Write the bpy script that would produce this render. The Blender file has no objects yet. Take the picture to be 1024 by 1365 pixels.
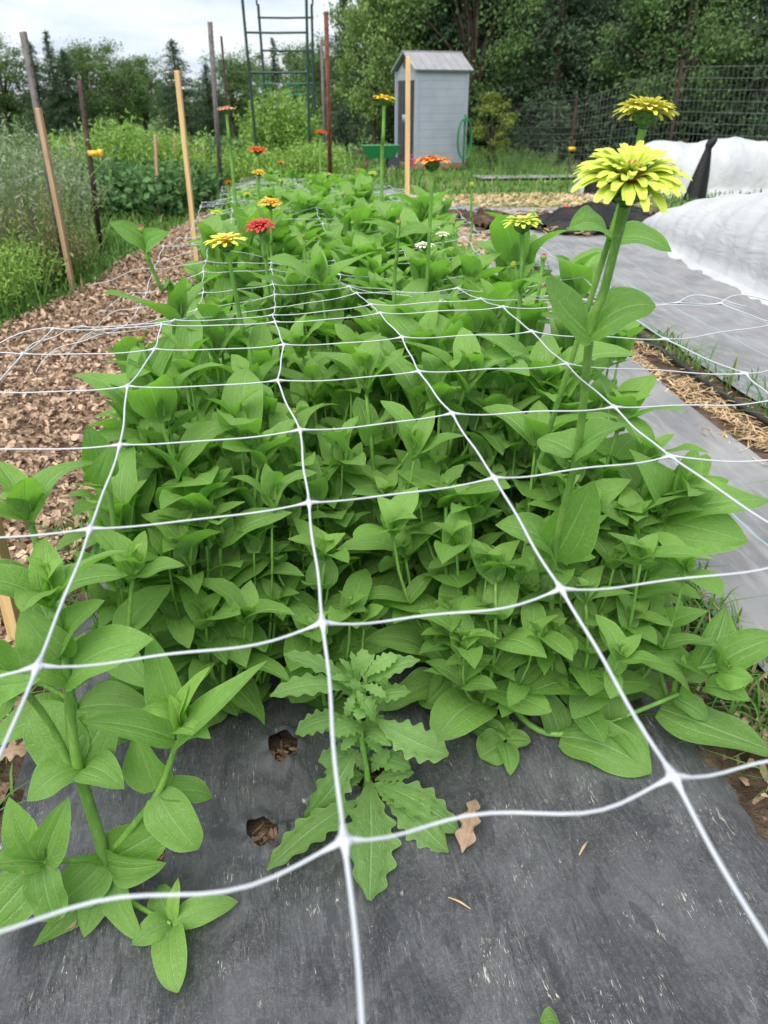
import bpy, math, random
import numpy as np
from mathutils import Vector, Matrix

scene = bpy.context.scene
COL = scene.collection

# ------------------------------------------------------------------ camera
FPX = 1025.0
PITCH, YAW = math.radians(28.3), math.radians(7.4)
HF = np.array([math.sin(YAW), math.cos(YAW), 0.0])
RT = np.array([math.cos(YAW), -math.sin(YAW), 0.0])
ZU = np.array([0, 0, 1.0])
FW = HF * math.cos(PITCH) - ZU * math.sin(PITCH)
UPV = HF * math.sin(PITCH) + ZU * math.cos(PITCH)
EYE = np.array([0, 0, 1.0])
cam_d = bpy.data.cameras.new("camera")
cam = bpy.data.objects.new("camera", cam_d)
COL.objects.link(cam)
m = Matrix(((RT[0], UPV[0], -FW[0], 0), (RT[1], UPV[1], -FW[1], 0), (RT[2], UPV[2], -FW[2], 1.0), (0, 0, 0, 1)))
cam.matrix_world = m
cam_d.sensor_fit = 'VERTICAL'
cam_d.sensor_height = 36.0
cam_d.lens = 36.0 * FPX / 1365.0
cam_d.clip_start, cam_d.clip_end = 0.02, 2000
cam_d.dof.use_dof = True
cam_d.dof.focus_distance = 1.1
cam_d.dof.aperture_fstop = cam_d.lens / 3.0      # a phone lens, pupil 2.6 mm wide
scene.camera = cam

# ------------------------------------------------------------------ world, sun, exposure
SUN_EL, SUN_AZ = math.radians(58), math.radians(215)
w = bpy.data.worlds.new("World"); scene.world = w; w.use_nodes = True
nt = w.node_tree; nt.nodes.clear()
def wn(t): return nt.nodes.new(t)
out = wn('ShaderNodeOutputWorld'); bg = wn('ShaderNodeBackground'); sky = wn('ShaderNodeTexSky')
sky.sky_type = 'NISHITA'; sky.sun_disc = False; sky.sun_elevation = SUN_EL; sky.sun_rotation = SUN_AZ
tc = wn('ShaderNodeTexCoord'); sep = wn('ShaderNodeSeparateXYZ'); nt.links.new(tc.outputs['Generated'], sep.inputs[0])
den = wn('ShaderNodeMath'); den.operation = 'ADD'; den.inputs[1].default_value = 0.16
ab = wn('ShaderNodeMath'); ab.operation = 'ABSOLUTE'; nt.links.new(sep.outputs[2], ab.inputs[0]); nt.links.new(ab.outputs[0], den.inputs[0])
dx = wn('ShaderNodeMath'); dx.operation = 'DIVIDE'; nt.links.new(sep.outputs[0], dx.inputs[0]); nt.links.new(den.outputs[0], dx.inputs[1])
dy = wn('ShaderNodeMath'); dy.operation = 'DIVIDE'; nt.links.new(sep.outputs[1], dy.inputs[0]); nt.links.new(den.outputs[0], dy.inputs[1])
cmb = wn('ShaderNodeCombineXYZ'); nt.links.new(dx.outputs[0], cmb.inputs[0]); nt.links.new(dy.outputs[0], cmb.inputs[1])
n1 = wn('ShaderNodeTexNoise'); n1.inputs['Scale'].default_value = 1.5; n1.inputs['Detail'].default_value = 6; n1.inputs['Roughness'].default_value = .55
n1.inputs['Distortion'].default_value = .35
nt.links.new(cmb.outputs[0], n1.inputs['Vector'])
cr = wn('ShaderNodeValToRGB'); cr.color_ramp.elements[0].position = .36; cr.color_ramp.elements[1].position = .62
cr.color_ramp.elements[0].color = (3.2, 3.65, 4.35, 1); cr.color_ramp.elements[1].color = (4.6, 4.75, 4.95, 1)
nt.links.new(n1.outputs[0], cr.inputs[0])
mx = wn('ShaderNodeMixRGB'); mx.inputs[0].default_value = .86
nt.links.new(sky.outputs[0], mx.inputs[1]); nt.links.new(cr.outputs[0], mx.inputs[2])
nt.links.new(mx.outputs[0], bg.inputs[0]); bg.inputs[1].default_value = 0.1
nt.links.new(bg.outputs[0], out.inputs[0])
sd = bpy.data.lights.new("sun", 'SUN'); sd.energy = 2.5; sd.angle = math.radians(65); sd.color = (1, .96, .9)
so = bpy.data.objects.new("sun", sd); COL.objects.link(so)
sdir = Vector((math.sin(SUN_AZ) * math.cos(SUN_EL), math.cos(SUN_AZ) * math.cos(SUN_EL), math.sin(SUN_EL)))
so.rotation_euler = sdir.to_track_quat('Z', 'Y').to_euler()
scene.view_settings.view_transform = 'Standard'; scene.view_settings.look = 'None'
scene.view_settings.exposure = 1.2; scene.view_settings.gamma = 1.0
scene.cycles.use_denoising = True
scene.cycles.max_bounces = 8; scene.cycles.transparent_max_bounces = 8

# ------------------------------------------------------------------ geometry helpers
def nrm(v):
    v = np.asarray(v, float); return v / max(np.linalg.norm(v), 1e-9)
def ray(px, py): return FW + RT * (px - 512) / FPX + UPV * (682.5 - py) / FPX
def zat(px, py, z=0.0):
    d = ray(px, py); return EYE + d * ((z - 1) / d[2])
def at(px, py, f):
    d = ray(px, py); return EYE + d * (f / (d @ HF))
def sst(a, b, x):
    t = np.clip((np.asarray(x, float) - a) / (b - a), 0, 1); return t * t * (3 - 2 * t)
def tz(x, y):
    """Height of the land: level round the bed, falling gently beyond it."""
    y = np.asarray(y, float)
    return -0.35 * sst(6, 15, y) - 0.02 * np.maximum(0, y - 15)
def gat(px, py, off=0.0):
    """Where the sight line of a pixel of the photo meets the land."""
    d = ray(px, py); lo, hi = 0.2, 400
    for _ in range(60):
        mid = (lo + hi) / 2; p = EYE + d * mid
        if p[2] > tz(p[0], p[1]) + off: lo = mid
        else: hi = mid
    return EYE + d * lo
def fground(px, f):
    """Point on the land at forward distance f, under pixel column px (at the horizon)."""
    p = HF * f + RT * (px - 512) / FPX * f / 1.105
    return np.array([p[0], p[1], float(tz(p[0], p[1]))])

class MB:
    def __init__(s):
        s.V, s.Q, s.T, s.UV, s.C, s.n = [], [], [], [], [], 0
    def add(s, V, Q=None, T=None, UV=None, C=(0.5, 0.5, 0.5, 1)):
        V = np.asarray(V, float).reshape(-1, 3); k = len(V)
        s.V.append(V)
        s.UV.append(np.zeros((k, 2)) if UV is None else np.asarray(UV, float).reshape(-1, 2))
        C = np.asarray(C, float)
        s.C.append(np.tile(C, (k, 1)) if C.ndim == 1 else C)
        if Q is not None and len(Q): s.Q.append(np.asarray(Q, int).reshape(-1, 4) + s.n)
        if T is not None and len(T): s.T.append(np.asarray(T, int).reshape(-1, 3) + s.n)
        s.n += k
    def grid(s, P, UV=None, C=(0.5, 0.5, 0.5, 1), closed=False):
        nu, nv = P.shape[:2]
        i = np.arange(nu - 1)[:, None]; j = np.arange(nv if closed else nv - 1)[None, :]
        j2 = (j + 1) % nv
        q = np.stack([i * nv + j, i * nv + j2, (i + 1) * nv + j2, (i + 1) * nv + j], -1).reshape(-1, 4)
        if UV is None:
            a, b = np.meshgrid(np.linspace(0, 1, nu), np.linspace(0, 1, nv), indexing='ij'); UV = np.stack([a, b], -1)
        s.add(P.reshape(-1, 3), Q=q, UV=UV.reshape(-1, 2), C=C)
    def box(s, c, size, rot=None, C=(0.5, 0.5, 0.5, 1)):
        x, y, z = np.asarray(size) / 2
        V = np.array([[a * x, b * y, d * z] for a in (-1, 1) for b in (-1, 1) for d in (-1, 1)])
        if rot is not None: V = V @ np.asarray(rot).T
        s.add(V + np.asarray(c), Q=[[0, 1, 3, 2], [4, 6, 7, 5], [0, 4, 5, 1], [2, 3, 7, 6], [0, 2, 6, 4], [1, 5, 7, 3]], C=C)
    def tube(s, pts, r, n=8, C=(0.5, 0.5, 0.5, 1), cap=True):
        P = np.asarray(pts, float); k = len(P); r = np.broadcast_to(np.asarray(r, float), (k,))
        T = np.gradient(P, axis=0); T /= np.maximum(np.linalg.norm(T, axis=1, keepdims=True), 1e-9)
        a = nrm(np.cross(T[0], [0.31, 0.2, 0.93] if abs(T[0][2]) < .9 else [1, 0.1, 0]))
        ang = np.arange(n) * 2 * math.pi / n; G = np.zeros((k, n, 3))
        for i in range(k):
            a = nrm(a - T[i] * (a @ T[i])); b = np.cross(T[i], a)
            G[i] = P[i] + r[i] * (np.cos(ang)[:, None] * a + np.sin(ang)[:, None] * b)
        s.grid(G, C=C, closed=True)
        if cap:
            for i in (0, k - 1):
                V = np.vstack([G[i], P[i]]); f = [[j, (j + 1) % n, n] for j in range(n)]
                if i == 0: f = [x[::-1] for x in f]
                s.add(V, T=f, C=C)
    def build(s, name, mat, parent=None, loc=(0, 0, 0), smooth=True):
        me = s.mesh(name, mat, smooth)
        return link(name, me, parent, loc)
    def mesh(s, name, mat, smooth=True):
        me = bpy.data.meshes.new(name)
        V = np.vstack(s.V); Q = np.vstack(s.Q) if s.Q else np.zeros((0, 4), int); T = np.vstack(s.T) if s.T else np.zeros((0, 3), int)
        lv = np.concatenate([Q.ravel(), T.ravel()]).astype(np.int32)
        ls = np.concatenate([np.arange(len(Q)) * 4, len(Q) * 4 + np.arange(len(T)) * 3]).astype(np.int32)
        me.vertices.add(len(V)); me.vertices.foreach_set("co", V.astype(np.float32).ravel())
        me.loops.add(len(lv)); me.loops.foreach_set("vertex_index", lv)
        me.polygons.add(len(ls)); me.polygons.foreach_set("loop_start", ls)
        me.polygons.foreach_set("use_smooth", np.full(len(ls), smooth))
        uv = me.uv_layers.new(name="uv"); uv.data.foreach_set("uv", np.vstack(s.UV)[lv].astype(np.float32).ravel())
        at_ = me.attributes.new("tint", 'FLOAT_COLOR', 'POINT'); at_.data.foreach_set("color", np.vstack(s.C).astype(np.float32).ravel())
        me.update(calc_edges=True); me.validate()
        if mat: me.materials.append(mat)
        return me

def link(name, me, parent=None, loc=(0, 0, 0), rot=None):
    o = bpy.data.objects.new(name, me); COL.objects.link(o)
    o.location = [float(v) for v in loc]
    if rot is not None: o.rotation_euler = rot
    if parent is not None: o.parent = parent
    return o
def tag(o, label, cat, group=None):
    o['label'] = label; o['category'] = cat
    if group: o['group'] = group
    return o
def thing(name, label, cat, loc=(0, 0, 0), rz=0, group=None):
    o = link(name, None, None, loc); o.rotation_euler = (0, 0, rz); o.empty_display_size = .05
    return tag(o, label, cat, group)
def struct(o, kind='structure'):
    o['kind'] = kind; return o

# ------------------------------------------------------------------ materials
class NT:
    """Small shorthand for node trees."""
    def __init__(s, name):
        s.m = bpy.data.materials.new(name); s.m.use_nodes = True; s.t = s.m.node_tree; s.t.nodes.clear()
        s.out = s.t.nodes.new('ShaderNodeOutputMaterial')
    def n(s, typ, ins=None, **props):
        x = s.t.nodes.new('ShaderNode' + typ)
        for k, v in props.items(): setattr(x, k, v)
        for k, v in (ins or {}).items(): s.set(x.inputs[k], v)
        return x
    def set(s, sock, v):
        if hasattr(v, 'outputs'): v = v.outputs[0]
        if isinstance(v, bpy.types.NodeSocket): s.t.links.new(v, sock)
        else:
            if isinstance(v, (tuple, list)) and len(v) == 3 and sock.type == 'RGBA': v = (*v, 1)
            sock.default_value = v
    def math(s, op, a, b=0.0, c=None, clamp=False):
        x = s.t.nodes.new('ShaderNodeMath'); x.operation = op; x.use_clamp = clamp
        s.set(x.inputs[0], a); s.set(x.inputs[1], b)
        if c is not None: s.set(x.inputs[2], c)
        return x
    def mix(s, f, a, b, blend='MIX'):
        x = s.t.nodes.new('ShaderNodeMixRGB'); x.blend_type = blend
        s.set(x.inputs[0], f); s.set(x.inputs[1], a); s.set(x.inputs[2], b); return x
    def ramp(s, f, *stops):
        x = s.t.nodes.new('ShaderNodeValToRGB'); e = x.color_ramp.elements
        while len(e) < len(stops): e.new(.5)
        for i, (p, c) in enumerate(stops):
            e[i].position = p; e[i].color = (*c, 1) if isinstance(c, (tuple, list)) else (c, c, c, 1)
        s.set(x.inputs[0], f); return x
    def smooth(s, x, a, b, lo=0.0, hi=1.0):
        r = s.t.nodes.new('ShaderNodeMapRange'); r.interpolation_type = 'SMOOTHSTEP'
        for i, v in enumerate((x, a, b, lo, hi)): s.set(r.inputs[i], v)
        return r
    def noise(s, vec, scale, detail=3, rough=.5, dist=0.0):
        x = s.n('TexNoise', {'Scale': scale, 'Detail': detail, 'Roughness': rough, 'Distortion': dist})
        if vec is not None: s.set(x.inputs['Vector'], vec)
        return x
    def mapping(s, vec, scale=(1, 1, 1), rot=(0, 0, 0)):
        x = s.t.nodes.new('ShaderNodeMapping'); s.set(x.inputs['Vector'], vec); x.inputs['Scale'].default_value = scale; x.inputs['Rotation'].default_value = rot; return x
    def bump(s, h, strength=.3, dist=.01, normal=None):
        x = s.n('Bump', {'Height': h, 'Strength': strength, 'Distance': dist})
        if normal is not None: s.set(x.inputs['Normal'], normal)
        return x
    def pbr(s, col, rough=.6, spec=.4, normal=None, **kw):
        x = s.n('BsdfPrincipled', {'Base Color': col, 'Roughness': rough, 'Specular IOR Level': spec})
        if normal is not None: s.set(x.inputs['Normal'], normal)
        for k, v in kw.items(): s.set(x.inputs[k], v)
        return x
    def finish(s, sh):
        s.t.links.new(sh.outputs[0], s.out.inputs[0]); return s.m
    def mixsh(s, f, a, b):
        x = s.t.nodes.new('ShaderNodeMixShader'); s.set(x.inputs[0], f)
        s.t.links.new(a.outputs[0], x.inputs[1]); s.t.links.new(b.outputs[0], x.inputs[2]); return x
    def obj(s): return s.n('TexCoord').outputs['Object']
    def uv(s): return s.n('TexCoord').outputs['UV']
    def tint(s): return s.n('SeparateColor', {0: s.n('Attribute', attribute_name='tint').outputs['Color']})

def leaf_material(name, dark, light, young, vein=(.28, .46, .20), lateral=True, trans=.40, rough=.52, spec=.34, net=17, dull=.0):
    k = NT(name); uv = k.uv(); t = k.tint()
    sp = k.n('SeparateXYZ', {0: uv}); u, v = sp.outputs[0], sp.outputs[1]
    s = k.math('ABSOLUTE', k.math('MULTIPLY_ADD', v, 2.0, -1.0))
    geo = k.n('NewGeometry')
    big = k.noise(k.obj(), 22, 3, .6)
    col = k.mix(k.math('MULTIPLY_ADD', t.outputs[0], .75, k.math('MULTIPLY', big.outputs[0], .3), clamp=True), dark, light)
    col = k.mix(t.outputs[1], col, young)
    mid = k.smooth(s, .075, .012)
    lines = mid
    if lateral:
        lat = k.smooth(k.math('ABSOLUTE', k.math('SUBTRACT', s, .46)), .05, .012)
        lat = k.math('MULTIPLY', lat, k.smooth(u, .85, .5))
        lines = k.math('MAXIMUM', mid, k.math('MULTIPLY', lat, .55))
    # fine net of side veins
    vv = k.n('CombineXYZ', {0: k.math('MULTIPLY_ADD', u, net, k.math('MULTIPLY', s, -net * .35)), 1: k.math('MULTIPLY', v, net * .62), 2: k.math('MULTIPLY', t.outputs[0], 37.0)})
    vo = k.n('TexVoronoi', {'Vector': vv, 'Scale': 1.0}, feature='DISTANCE_TO_EDGE')
    fine = k.smooth(vo.outputs['Distance'], .10, .0)
    col = k.mix(k.math('MULTIPLY', fine, .26), col, vein)
    col = k.mix(k.math('MULTIPLY', lines, .62), col, vein)
    edge = k.smooth(s, .93, 1.0)
    col = k.mix(k.math('MULTIPLY', edge, .35), col, vein)
    # small pale specks and dust
    sp2 = k.noise(k.obj(), 420, 1, .5)
    col = k.mix(k.smooth(sp2.outputs[0], .70, .78, 0, .35), col, (.35, .42, .24))
    les = k.noise(k.obj(), 48, 2, .6)
    col = k.mix(k.smooth(les.outputs[0], .735, .76, 0, .8), col, (.36, .30, .16))
    # the underside is paler and greyer
    col = k.mix(k.math('MULTIPLY', geo.outputs['Backfacing'], .5), col, (.22, .37, .13))
    if dull: col = k.mix(dull, col, (.22, .25, .2))
    h = k.math('ADD', k.math('MULTIPLY', lines, -1.0), k.math('MULTIPLY', fine, -.4))
    h = k.math('ADD', h, k.math('MULTIPLY', k.noise(k.obj(), 95, 2, .5).outputs[0], 1.2))
    nb = k.bump(h, .6, .0022)
    p = k.pbr(col, rough, spec, nb)
    tr = k.n('BsdfTranslucent', {'Color': k.mix(1.0, col, (1.3, 1.75, .5), 'MULTIPLY'), 'Normal': nb})
    return k.finish(k.mixsh(trans, p, tr))

def stem_material(name, a, b, rough=.5):
    k = NT(name); o = k.obj()
    n = k.noise(k.mapping(o, (1, 1, .15)), 260, 3, .6)
    g = k.noise(o, 18, 2)
    col = k.mix(k.smooth(g.outputs[0], .35, .65), a, b)
    col = k.mix(k.smooth(n.outputs[0], .5, .75, 0, .5), col, (.34, .46, .18))
    return k.finish(k.pbr(col, rough, .35, k.bump(n.outputs[0], .5, .001)))

def petal_material(name, base, tip, trans=.3):
    k = NT(name); sp = k.n('SeparateXYZ', {0: k.uv()}); t = k.tint()
    f = k.math('ADD', k.smooth(sp.outputs[0], .0, .9), k.math('MULTIPLY_ADD', t.outputs[0], .5, -.25), clamp=True)
    col = k.mix(f, base, tip)
    st = k.noise(k.mapping(k.uv(), (3, 26, 1)), 1.0, 2)
    col = k.mix(k.smooth(st.outputs[0], .4, .7, 0, .18), col, base)
    p = k.pbr(col, .55, .25, k.bump(st.outputs[0], .3, .001))
    tr = k.n('BsdfTranslucent', {'Color': col})
    return k.finish(k.mixsh(trans, p, tr))

def plain(name, col, rough=.6, spec=.4, var=.25, scale=8, bump=.2, bd=.003, metallic=0.0):
    k = NT(name); o = k.obj(); n = k.noise(o, scale, 5, .6)
    c2 = tuple(x * (1 - var) for x in col)
    c = k.mix(k.smooth(n.outputs[0], .35, .65), c2, col)
    return k.finish(k.pbr(c, rough, spec, k.bump(k.noise(o, scale * 6, 3).outputs[0], bump, bd), Metallic=metallic))

M = {}
M['leaf'] = leaf_material('zinnia_leaf', (.092, .208, .037), (.180, .340, .070), (.28, .455, .085))
M['weed_leaf'] = leaf_material('weed_leaf', (.13, .25, .06), (.18, .33, .085), (.25, .42, .11), lateral=False, net=16, dull=.05)
M['stem'] = stem_material('zinnia_stem', (.10, .24, .04), (.17, .33, .06))
M['dark_stem'] = stem_material('aged_stem', (.10, .085, .05), (.10, .15, .05))
M['calyx'] = stem_material('calyx_green', (.06, .15, .03), (.12, .24, .05))
def PM(n, a, b): M[n] = petal_material(n, a, b)
PM('lime', (.40, .49, .05), (.60, .71, .11)); PM('lime_yellow', (.58, .52, .05), (.74, .72, .14)); PM('yellow', (.75, .50, .01), (.82, .62, .02))
PM('pale_yellow', (.62, .52, .05), (.74, .70, .10)); PM('gold', (.72, .34, .03), (.80, .55, .06)); PM('orange', (.72, .16, .02), (.80, .30, .06))
PM('salmon', (.75, .25, .16), (.80, .42, .30)); PM('coral', (.55, .04, .04), (.66, .10, .09)); PM('red', (.62, .06, .02), (.75, .10, .03)); PM('white', (.62, .66, .40), (.78, .78, .66))
PM('pink_centre', (.60, .10, .10), (.75, .22, .20)); PM('brown_centre', (.25, .08, .03), (.6, .35, .05)); PM('bud_green', (.20, .34, .06), (.42, .52, .10)); PM('bud_pink', (.55, .12, .14), (.66, .16, .22))
M['bark'] = plain('bark', (.10, .08, .06), .9, .1, .5, 6, .6, .02)
M['string'] = plain('white_string', (.46, .485, .53), .4, .5, .06, 30, .1, .0004)
M['rust'] = plain('rusty_steel', (.16, .065, .045), .8, .2, .5, 14, .4, .002)
M['dark_rust'] = plain('dark_rusty_steel', (.075, .05, .042), .8, .2, .5, 14, .4, .002)
M['grey_steel'] = plain('weathered_steel', (.13, .12, .115), .7, .3, .4, 14, .3, .002)
M['green_steel'] = plain('green_coated_steel', (.012, .04, .032), .45, .5, .3, 20, .1, .001)
M['green_twine'] = plain('green_twine', (.05, .30, .17), .7, .2, .2, 20, .1, .001)

def wood_material(name, a, b):
    k = NT(name); o = k.obj()
    g = k.noise(k.mapping(o, (60, 60, 2.2)), 1.0, 4, .6, .4)
    c = k.mix(k.smooth(g.outputs[0], .3, .7), a, b)
    kn = k.noise(k.mapping(o, (12, 12, 3)), 1.0, 1)
    c = k.mix(k.smooth(kn.outputs[0], .68, .76, 0, .5), c, (.22, .12, .05))
    return k.finish(k.pbr(c, .7, .25, k.bump(g.outputs[0], .3, .0015)))
M['lath'] = wood_material('pine_lath', (.52, .33, .14), (.66, .46, .23))
M['old_lath'] = wood_material('weathered_lath', (.34, .22, .13), (.46, .31, .19))

rng0 = np.random.default_rng(7)

# ------------------------------------------------------------------ leaf, flower and plant builders
TT = np.array([0, .07, .22, .4, .6, .8, .92, 1.0])
SHAPES = {'zinnia': np.array([.46, .72, .97, 1.0, .86, .56, .30, .0]),
          'round': np.array([.48, .76, .98, 1.0, .95, .76, .50, .06]),
          'lance': np.array([.25, .45, .80, 1.0, .86, .48, .20, .0]),
          'petal': np.array([.34, .40, .55, .74, .93, 1.0, .90, .50]),
          'grass': np.array([.8, .9, 1.0, .95, .8, .5, .25, .0])}
def leaf(mb, base, tip, normal, W, arch=.12, fold=.3, wave=.10, shape='zinnia', tint=(.5, 0), nu=11, nv=7, rng=None, curl=0.0, lobes=None, side=0.0, twist=None):
    """One leaf blade between two points: folded along its midrib, arched, with wavy margins."""
    rng = rng or rng0
    base, tip = np.asarray(base, float), np.asarray(tip, float)
    ch = tip - base; L = np.linalg.norm(ch); d = ch / max(L, 1e-9)
    n = np.asarray(normal, float); n = n - d * (n @ d); n = nrm(n); S0 = np.cross(d, n)
    t = np.linspace(0, 1, nu)
    up = 4 * t * (1 - t) * arch * L - curl * L * t ** 4 + curl * L * t
    lat = side * L * np.sin(t * math.pi)
    mid = base + ch * t[:, None] + n * up[:, None] + S0 * lat[:, None]
    T = np.gradient(mid, axis=0); T /= np.linalg.norm(T, axis=1, keepdims=True)
    S = np.cross(T, n); S /= np.linalg.norm(S, axis=1, keepdims=True)
    N = np.cross(S, T)
    tw = (rng.normal(0, .38) if twist is None else twist) * t[:, None] ** 1.3
    S, N = S * np.cos(tw) + N * np.sin(tw), N * np.cos(tw) - S * np.sin(tw)
    w = np.interp(t, TT, SHAPES[shape]) * W / 2
    if nu > 8:
        ws = w.copy(); ws[1:-1] = (w[:-2] + 2 * w[1:-1] + w[2:]) / 4; w = ws
    s = np.linspace(-1, 1, nv)
    fo = fold * (1.25 - .8 * t)
    ph = rng.uniform(0, 6.28, 2); fr = rng.uniform(7, 11)
    A = np.abs(s)[None, :]
    wv = np.where(s[None, :] > 0, np.sin(fr * t[:, None] + ph[0]), np.sin(fr * t[:, None] + ph[1])) * wave * A ** 2
    if lobes is not None:
        amp, cnt = lobes
        tooth = 1 - amp * (.5 + .5 * np.sin(t * cnt * 6.283 + 1.2)) * sst(.1, .3, t)
        wl = w[:, None] * np.where(A > .7, tooth[:, None], 1.0)
    else:
        wl = w[:, None] * np.ones_like(A)
    c = A * np.cos(fo[:, None] * (1 - .3 * A))
    h = A * np.sin(fo[:, None] * (1 - .3 * A)) + wv
    bul = .05 * np.sin(A * math.pi * 2.1)
    P = mid[:, None, :] + S[:, None, :] * (np.sign(s)[None, :] * c * wl)[..., None] + N[:, None, :] * ((h + bul) * wl)[..., None]
    uv = np.stack(np.meshgrid(t, (s + 1) / 2, indexing='ij'), -1)
    mb.grid(P, uv, C=(tint[0], tint[1], .5, 1))

def rosette(mb, c, axis, sizes, rng, a0=None, el0=30, el1=75, young0=.2, young1=1.0, W=.47, hi=False, shape='zinnia'):
    """Pairs of leaves crossing one another round a shoot tip, younger and steeper towards its middle."""
    axis = nrm(axis); x = nrm(np.cross(axis, [.3, .9, .2])); y = np.cross(axis, x)
    a0 = rng.uniform(0, 6.28) if a0 is None else a0
    k = len(sizes)
    for i, L in enumerate(sizes):
        f = i / max(k - 1, 1); el = math.radians(el0 + (el1 - el0) * f)
        for sgn in (0, 1):
            a = a0 + i * math.pi / 2 + sgn * math.pi + rng.normal(0, .16); e = el + rng.normal(0, .14)
            r = x * math.cos(a) + y * math.sin(a)
            d = r * math.cos(e) + axis * math.sin(e); nn = axis * math.cos(e) - r * math.sin(e)
            l = L * rng.uniform(.85, 1.15); b = c + axis * (.012 * i)
            leaf(mb, b, b + d * l, nn, l * W * rng.uniform(.88, 1.12), arch=rng.uniform(.06, .2), fold=rng.uniform(.3, .7), wave=rng.uniform(.08, .22),
                 tint=(rng.uniform(0, 1), young0 + (young1 - young0) * f * rng.uniform(.6, 1)), nu=13 if hi else 9, nv=9 if hi else 7, rng=rng, curl=rng.uniform(-.02, .14) * (1 - f), shape='round' if f < .6 and rng.uniform() < .5 else shape)

def grow(rng, H=.62, branches=5, lean=(0, 0), Lmax=.15, hi=False, bare=0.0):
    """A zinnia plant without flower: (stem, foliage) meshes with the origin at the foot."""
    st, fo = MB(), MB()
    k = 9; z = np.linspace(0, 1, k)
    bx, by = rng.normal(0, .02, 2)
    main = np.stack([lean[0] * z ** 1.4 + bx * np.sin(z * 3), lean[1] * z ** 1.4 + by * np.sin(z * 3.3), -.03 + (H + .03) * z], 1)
    st.tube(main, np.linspace(.0058, .0034, k), 8)
    pos = lambda q: np.array([np.interp(q, z, main[:, j]) for j in range(3)])
    nodes = [.10, .24, .38, .53, .68, .83]; size = [.72, .95, 1.02, 1.0, .92, .78]; els = [4, 6, 12, 20, 28, 38]
    a0 = rng.uniform(0, 6.28)
    for i, q in enumerate(nodes):
        for sgn in (0, 1):
            if q < bare: continue
            a = a0 + i * math.pi / 2 + sgn * math.pi + rng.normal(0, .2); e = math.radians(els[i] + rng.normal(0, 9))
            r = np.array([math.cos(a), math.sin(a), 0]); d = r * math.cos(e) + ZU * math.sin(e); n = ZU * math.cos(e) - r * math.sin(e)
            L = Lmax * size[i] * rng.uniform(.82, 1.12); p = pos(q)
            leaf(fo, p, p + d * L, n, L * rng.uniform(.50, .68), shape='round' if rng.uniform() < .55 else 'zinnia', arch=rng.uniform(.06, .24), fold=rng.uniform(.1, .4), wave=rng.uniform(.08, .22),
                 tint=(rng.uniform(0, 1), .05 + .04 * i), rng=rng, nu=13 if hi else 10, nv=9 if hi else 7, curl=rng.uniform(-.05, .14))
    for b in range(branches):
        i = b % 5; q = nodes[i]; p = pos(q)
        a = a0 + i * math.pi / 2 + (b // 4 + b % 2) * math.pi + rng.normal(0, .25)
        r = np.array([math.cos(a), math.sin(a), 0]); top = (H * (1 - q)) * rng.uniform(.30, 1.0) + .04
        s_ = np.linspace(0, 1, 6); reach = rng.uniform(.05, .11)
        br = p + r * (reach * (1 - (1 - s_) ** 2))[:, None] + ZU * (top * s_ ** 1.25)[:, None]
        st.tube(br, np.linspace(.0036, .0024, 6), 6)
        ax = nrm(br[-1] - br[-2])
        if top > .16:
            c = br[3]
            rosette(fo, c, nrm(br[4] - br[3]), [Lmax * .62], rng, el0=24, young0=.12)
        rosette(fo, br[-1], ax, [Lmax * .72, Lmax * .5, Lmax * .26], rng, el0=42, el1=78, young0=.22, young1=.8, hi=hi)
    rosette(fo, main[-1], nrm(main[-1] - main[-2]), [Lmax * .86, Lmax * .66, Lmax * .42, Lmax * .2], rng, el0=42, el1=80, young0=.28, young1=.9, hi=hi)
    return st, fo

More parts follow.
